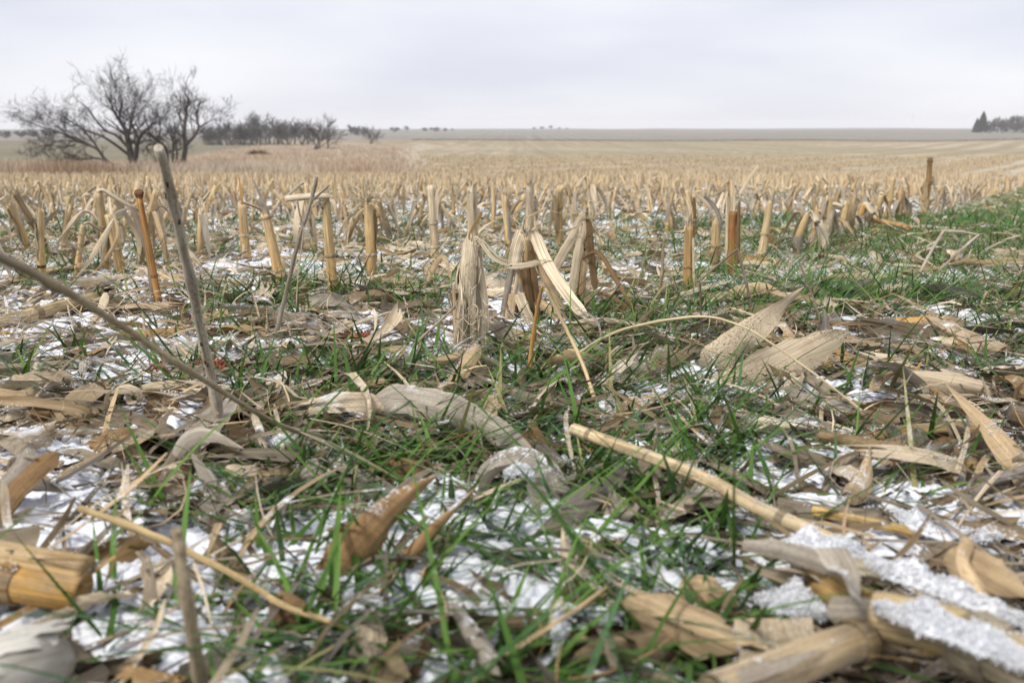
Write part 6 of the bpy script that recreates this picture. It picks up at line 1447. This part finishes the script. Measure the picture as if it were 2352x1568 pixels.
# ------------------------------------------------------------------ snow: a thin broken cover, clumps and grains
ta = np.linspace(-0.66, 0.66, 500); ra = np.concatenate([np.geomspace(0.40, 2.2, 500), np.geomspace(2.21, 18.0, 240)])
Tq, Rq = np.meshgrid(ta, ra)
sy = Rq.ravel(); sx = (Tq * (Rq + 0.06)).ravel()
sh = snow_h(sx, sy)
fine = (fbm(sx * 130, sy * 130, 71, 3, 0.65) - 0.5) * 0.0075 + (fbm(sx * 420, sy * 420, 75, 2) - 0.5) * 0.0028
cap_ = 0.025
th = np.where(sh > 0, cap_ * (1 - np.exp(-sh / cap_ * 1.6)), sh) + fine * np.clip(1.2 - sy / 9, 0.1, 1)
V = np.stack([sx, sy, gz(sx, sy) + th], -1)
q = grid_quads(len(ra) - 1, len(ta) - 1)[:, ::-1]
ok = (th[q] > -0.003).any(1)
q = q[ok]; us = np.unique(q); re_ = np.full(len(V), -1); re_[us] = np.arange(len(us))
kind(emit('snow', V[us], re_[q], mat=M_SNOW), 'stuff', 'thin broken snow lying between leaves and grass')

OCT = np.array([[1, 0, 0], [-1, 0, 0], [0, 1, 0], [0, -1, 0], [0, 0, 1], [0, 0, -1]], float)
OCF = np.array([[0, 2, 4], [2, 1, 4], [1, 3, 4], [3, 0, 4], [2, 0, 5], [1, 2, 5], [3, 1, 5], [0, 3, 5]])
def grains(c, r, rng):
    N = len(c); o = OCT[None] * r[:, None, None] * rng.uniform(0.6, 1.35, (N, 6, 1)) + rng.normal(0, 0.22, (N, 6, 3)) * r[:, None, None]
    return (c[:, None] + o).reshape(-1, 3), (OCF[None] + (np.arange(N) * 6)[:, None, None]).reshape(-1, 3)
rn = np.random.default_rng(555)
C = []; RR = []
# grains crowding the edges of the snow
N = 160000
x, y = wedge(N, 0.42, 3.4, rn); h_ = snow_h(x, y)
m_ = rn.random(N) < np.where(h_ > 0, 0.07, np.exp(h_ / 0.006) * 0.55); x, y, h_ = x[m_], y[m_], h_[m_]
C.append(np.stack([x, y, gz(x, y) + np.where(h_ > 0, cap_ * (1 - np.exp(-h_ / cap_ * 1.6)), 0) + rn.uniform(-0.001, 0.003, len(x))], -1)); RR.append(rn.uniform(0.0005, 0.0015, len(x)))
# grains caught on leaves and stalks
for V, Q in SNOWABLE:
    Q = np.asarray(Q)
    A, B_, C_, D_ = V[Q[:, 0]], V[Q[:, 1]], V[Q[:, 2]], V[Q[:, 3]]
    nn = np.cross(C_ - A, D_ - B_); ar = np.linalg.norm(nn, axis=1) * 0.5; nz = np.abs(nn[:, 2]) / (2 * ar + 1e-9)
    cen = (A + B_ + C_ + D_) / 4
    lam = ar * 90000 * sstep(0.6, 0.95, nz) * (fbm(cen[:, 0] * 38, cen[:, 1] * 38, 211, 2) > 0.54) * (cen[:, 1] < 3.2) * (fbm(cen[:, 0] * 9, cen[:, 1] * 9, 201, 3) + 0.6 * np.clip(snow_h(cen[:, 0], cen[:, 1]) * 10, -0.4, 0.5) > 0.53)
    n = rn.poisson(lam); i_ = np.repeat(np.arange(len(Q)), n)
    if len(i_) == 0: continue
    a, b_ = rn.random((2, len(i_), 1))
    pt = (A[i_] * (1 - a) + B_[i_] * a) * (1 - b_) + (D_[i_] * (1 - a) + C_[i_] * a) * b_
    pt[:, 2] += rn.uniform(0, 0.003, len(pt))
    C.append(pt); RR.append(rn.uniform(0.0004, 0.0010, len(pt)))
# banks heaped along the big stalks and over dark gaps on the right
BANKS = Bag()
def bank(spec, w, h, n):
    """a heap of snow along a line: lumpy mound with crumbs on it"""
    Sx, Ky = 220, 20
    p = spline(pts(spec), Sx); d = nrm(np.gradient(p, axis=0)); sd = np.stack([-d[:, 1], d[:, 0], 0 * d[:, 0]], -1)
    a = np.linspace(-1, 1, Ky + 1)
    L = np.concatenate([[0], np.cumsum(np.linalg.norm(np.diff(p, axis=0), axis=1))]); sA, aA = np.meshgrid(L, a, indexing='ij')
    k_ = 0.45 + 1.1 * fbm(sA * 45, aA * 0 + w * 900, 301, 3)
    half = w * 1.5 * k_ * np.clip(np.minimum(sA / 0.03, (L[-1] - sA) / 0.03), 0.05, 1)
    lump = np.clip(2.6 * (fbm(sA * 75, aA * half * 75, 311, 4, 0.6) - 0.36), 0, 1.2)
    zz = h * 1.4 * np.sqrt(np.clip(1 - aA ** 2, 0, 1)) * lump * np.clip(half / w, 0.1, 1.3) - 0.004 * aA ** 2 - 0.002
    zz += (fbm(sA * 260, aA * half * 260, 321, 3, 0.6) - 0.5) * 0.0018
    V = p[:, None] + sd[:, None] * (aA * half)[..., None]; V[..., 2] += zz
    BANKS.put((V.reshape(-1, 3), grid_quads(Sx, Ky), np.zeros((V.size // 3, 2))), (1, 1, 1))
    i_ = rn.integers(0, Sx, n); j_ = rn.integers(0, Ky + 1, n)
    C.append(V[i_, j_] + rn.normal(0, 0.0009, (n, 3))); RR.append(rn.uniform(0.0004, 0.0010, n))
bank([(2010, 1375, 0.072), (2150, 1415, 0.073), (2290, 1465, 0.073), (2420, 1535, 0.07)], 0.006, 0.0045, 4200)
bank([(1990, 1285, 0.062), (2120, 1318, 0.062), (2260, 1370, 0.062), (2380, 1425, 0.062)], 0.005, 0.0045, 3000)
bank([(1760, 1240, 0.05), (1880, 1245, 0.055), (1980, 1262, 0.055), (2060, 1300, 0.05)], 0.009, 0.006, 3600)
bank([(2060, 1165, 0.028), (2150, 1205, 0.03), (2300, 1222, 0.03)], 0.008, 0.005, 2600)
bank([(1740, 1360, 0.03), (1830, 1370, 0.035), (1900, 1400, 0.035)], 0.015, 0.008, 5000)
bank([(1160, 1078, 0.062), (1195, 1066, 0.065), (1225, 1085, 0.06)], 0.012, 0.006, 1500)
#bank([(2120, 662, 0.04), (2180, 664, 0.045), (2290, 690, 0.04)], 0.012, 0.006, 2000)
bank([(1276, 1500, 0.02), (1283, 1440, 0.03), (1285, 1385, 0.036)], 0.004, 0.004, 700)
kind(BANKS.out('snow_heaps', M_SNOW), 'stuff', 'small heaps of snow lying along the fallen stalks')
cc = np.concatenate(C); rr = np.concatenate(RR)
V, Tq = grains(cc, rr, rn)
kind(emit('snow_grains', V, None, tri=Tq, mat=M_SNOW, smooth=True), 'stuff', 'loose snow grains and crumbs caught on leaves and stalks')

# ------------------------------------------------------------------ haze over the far fields
def haze():
    m, n, l, out = new_mat('haze')
    v = n.new('ShaderNodeVolumePrincipled'); v.inputs['Color'].default_value = (0.97, 0.975, 0.99, 1); v.inputs['Density'].default_value = 0.00028; v.inputs['Anisotropy'].default_value = 0.0
    l.new(v.outputs[0], out.inputs['Volume'])
    x0, x1, y0, y1, z0, z1 = -5000, 5000, -5000, 5000, -30, 40
    c = np.array([[x, y, z] for z in (z0, z1) for y in (y0, y1) for x in (x0, x1)], float)
    q = [[0, 2, 3, 1], [4, 5, 7, 6], [0, 1, 5, 4], [2, 6, 7, 3], [0, 4, 6, 2], [1, 3, 7, 5]]
    o = emit('haze', c, q, mat=m, smooth=False); o['kind'] = 'stuff'
haze()
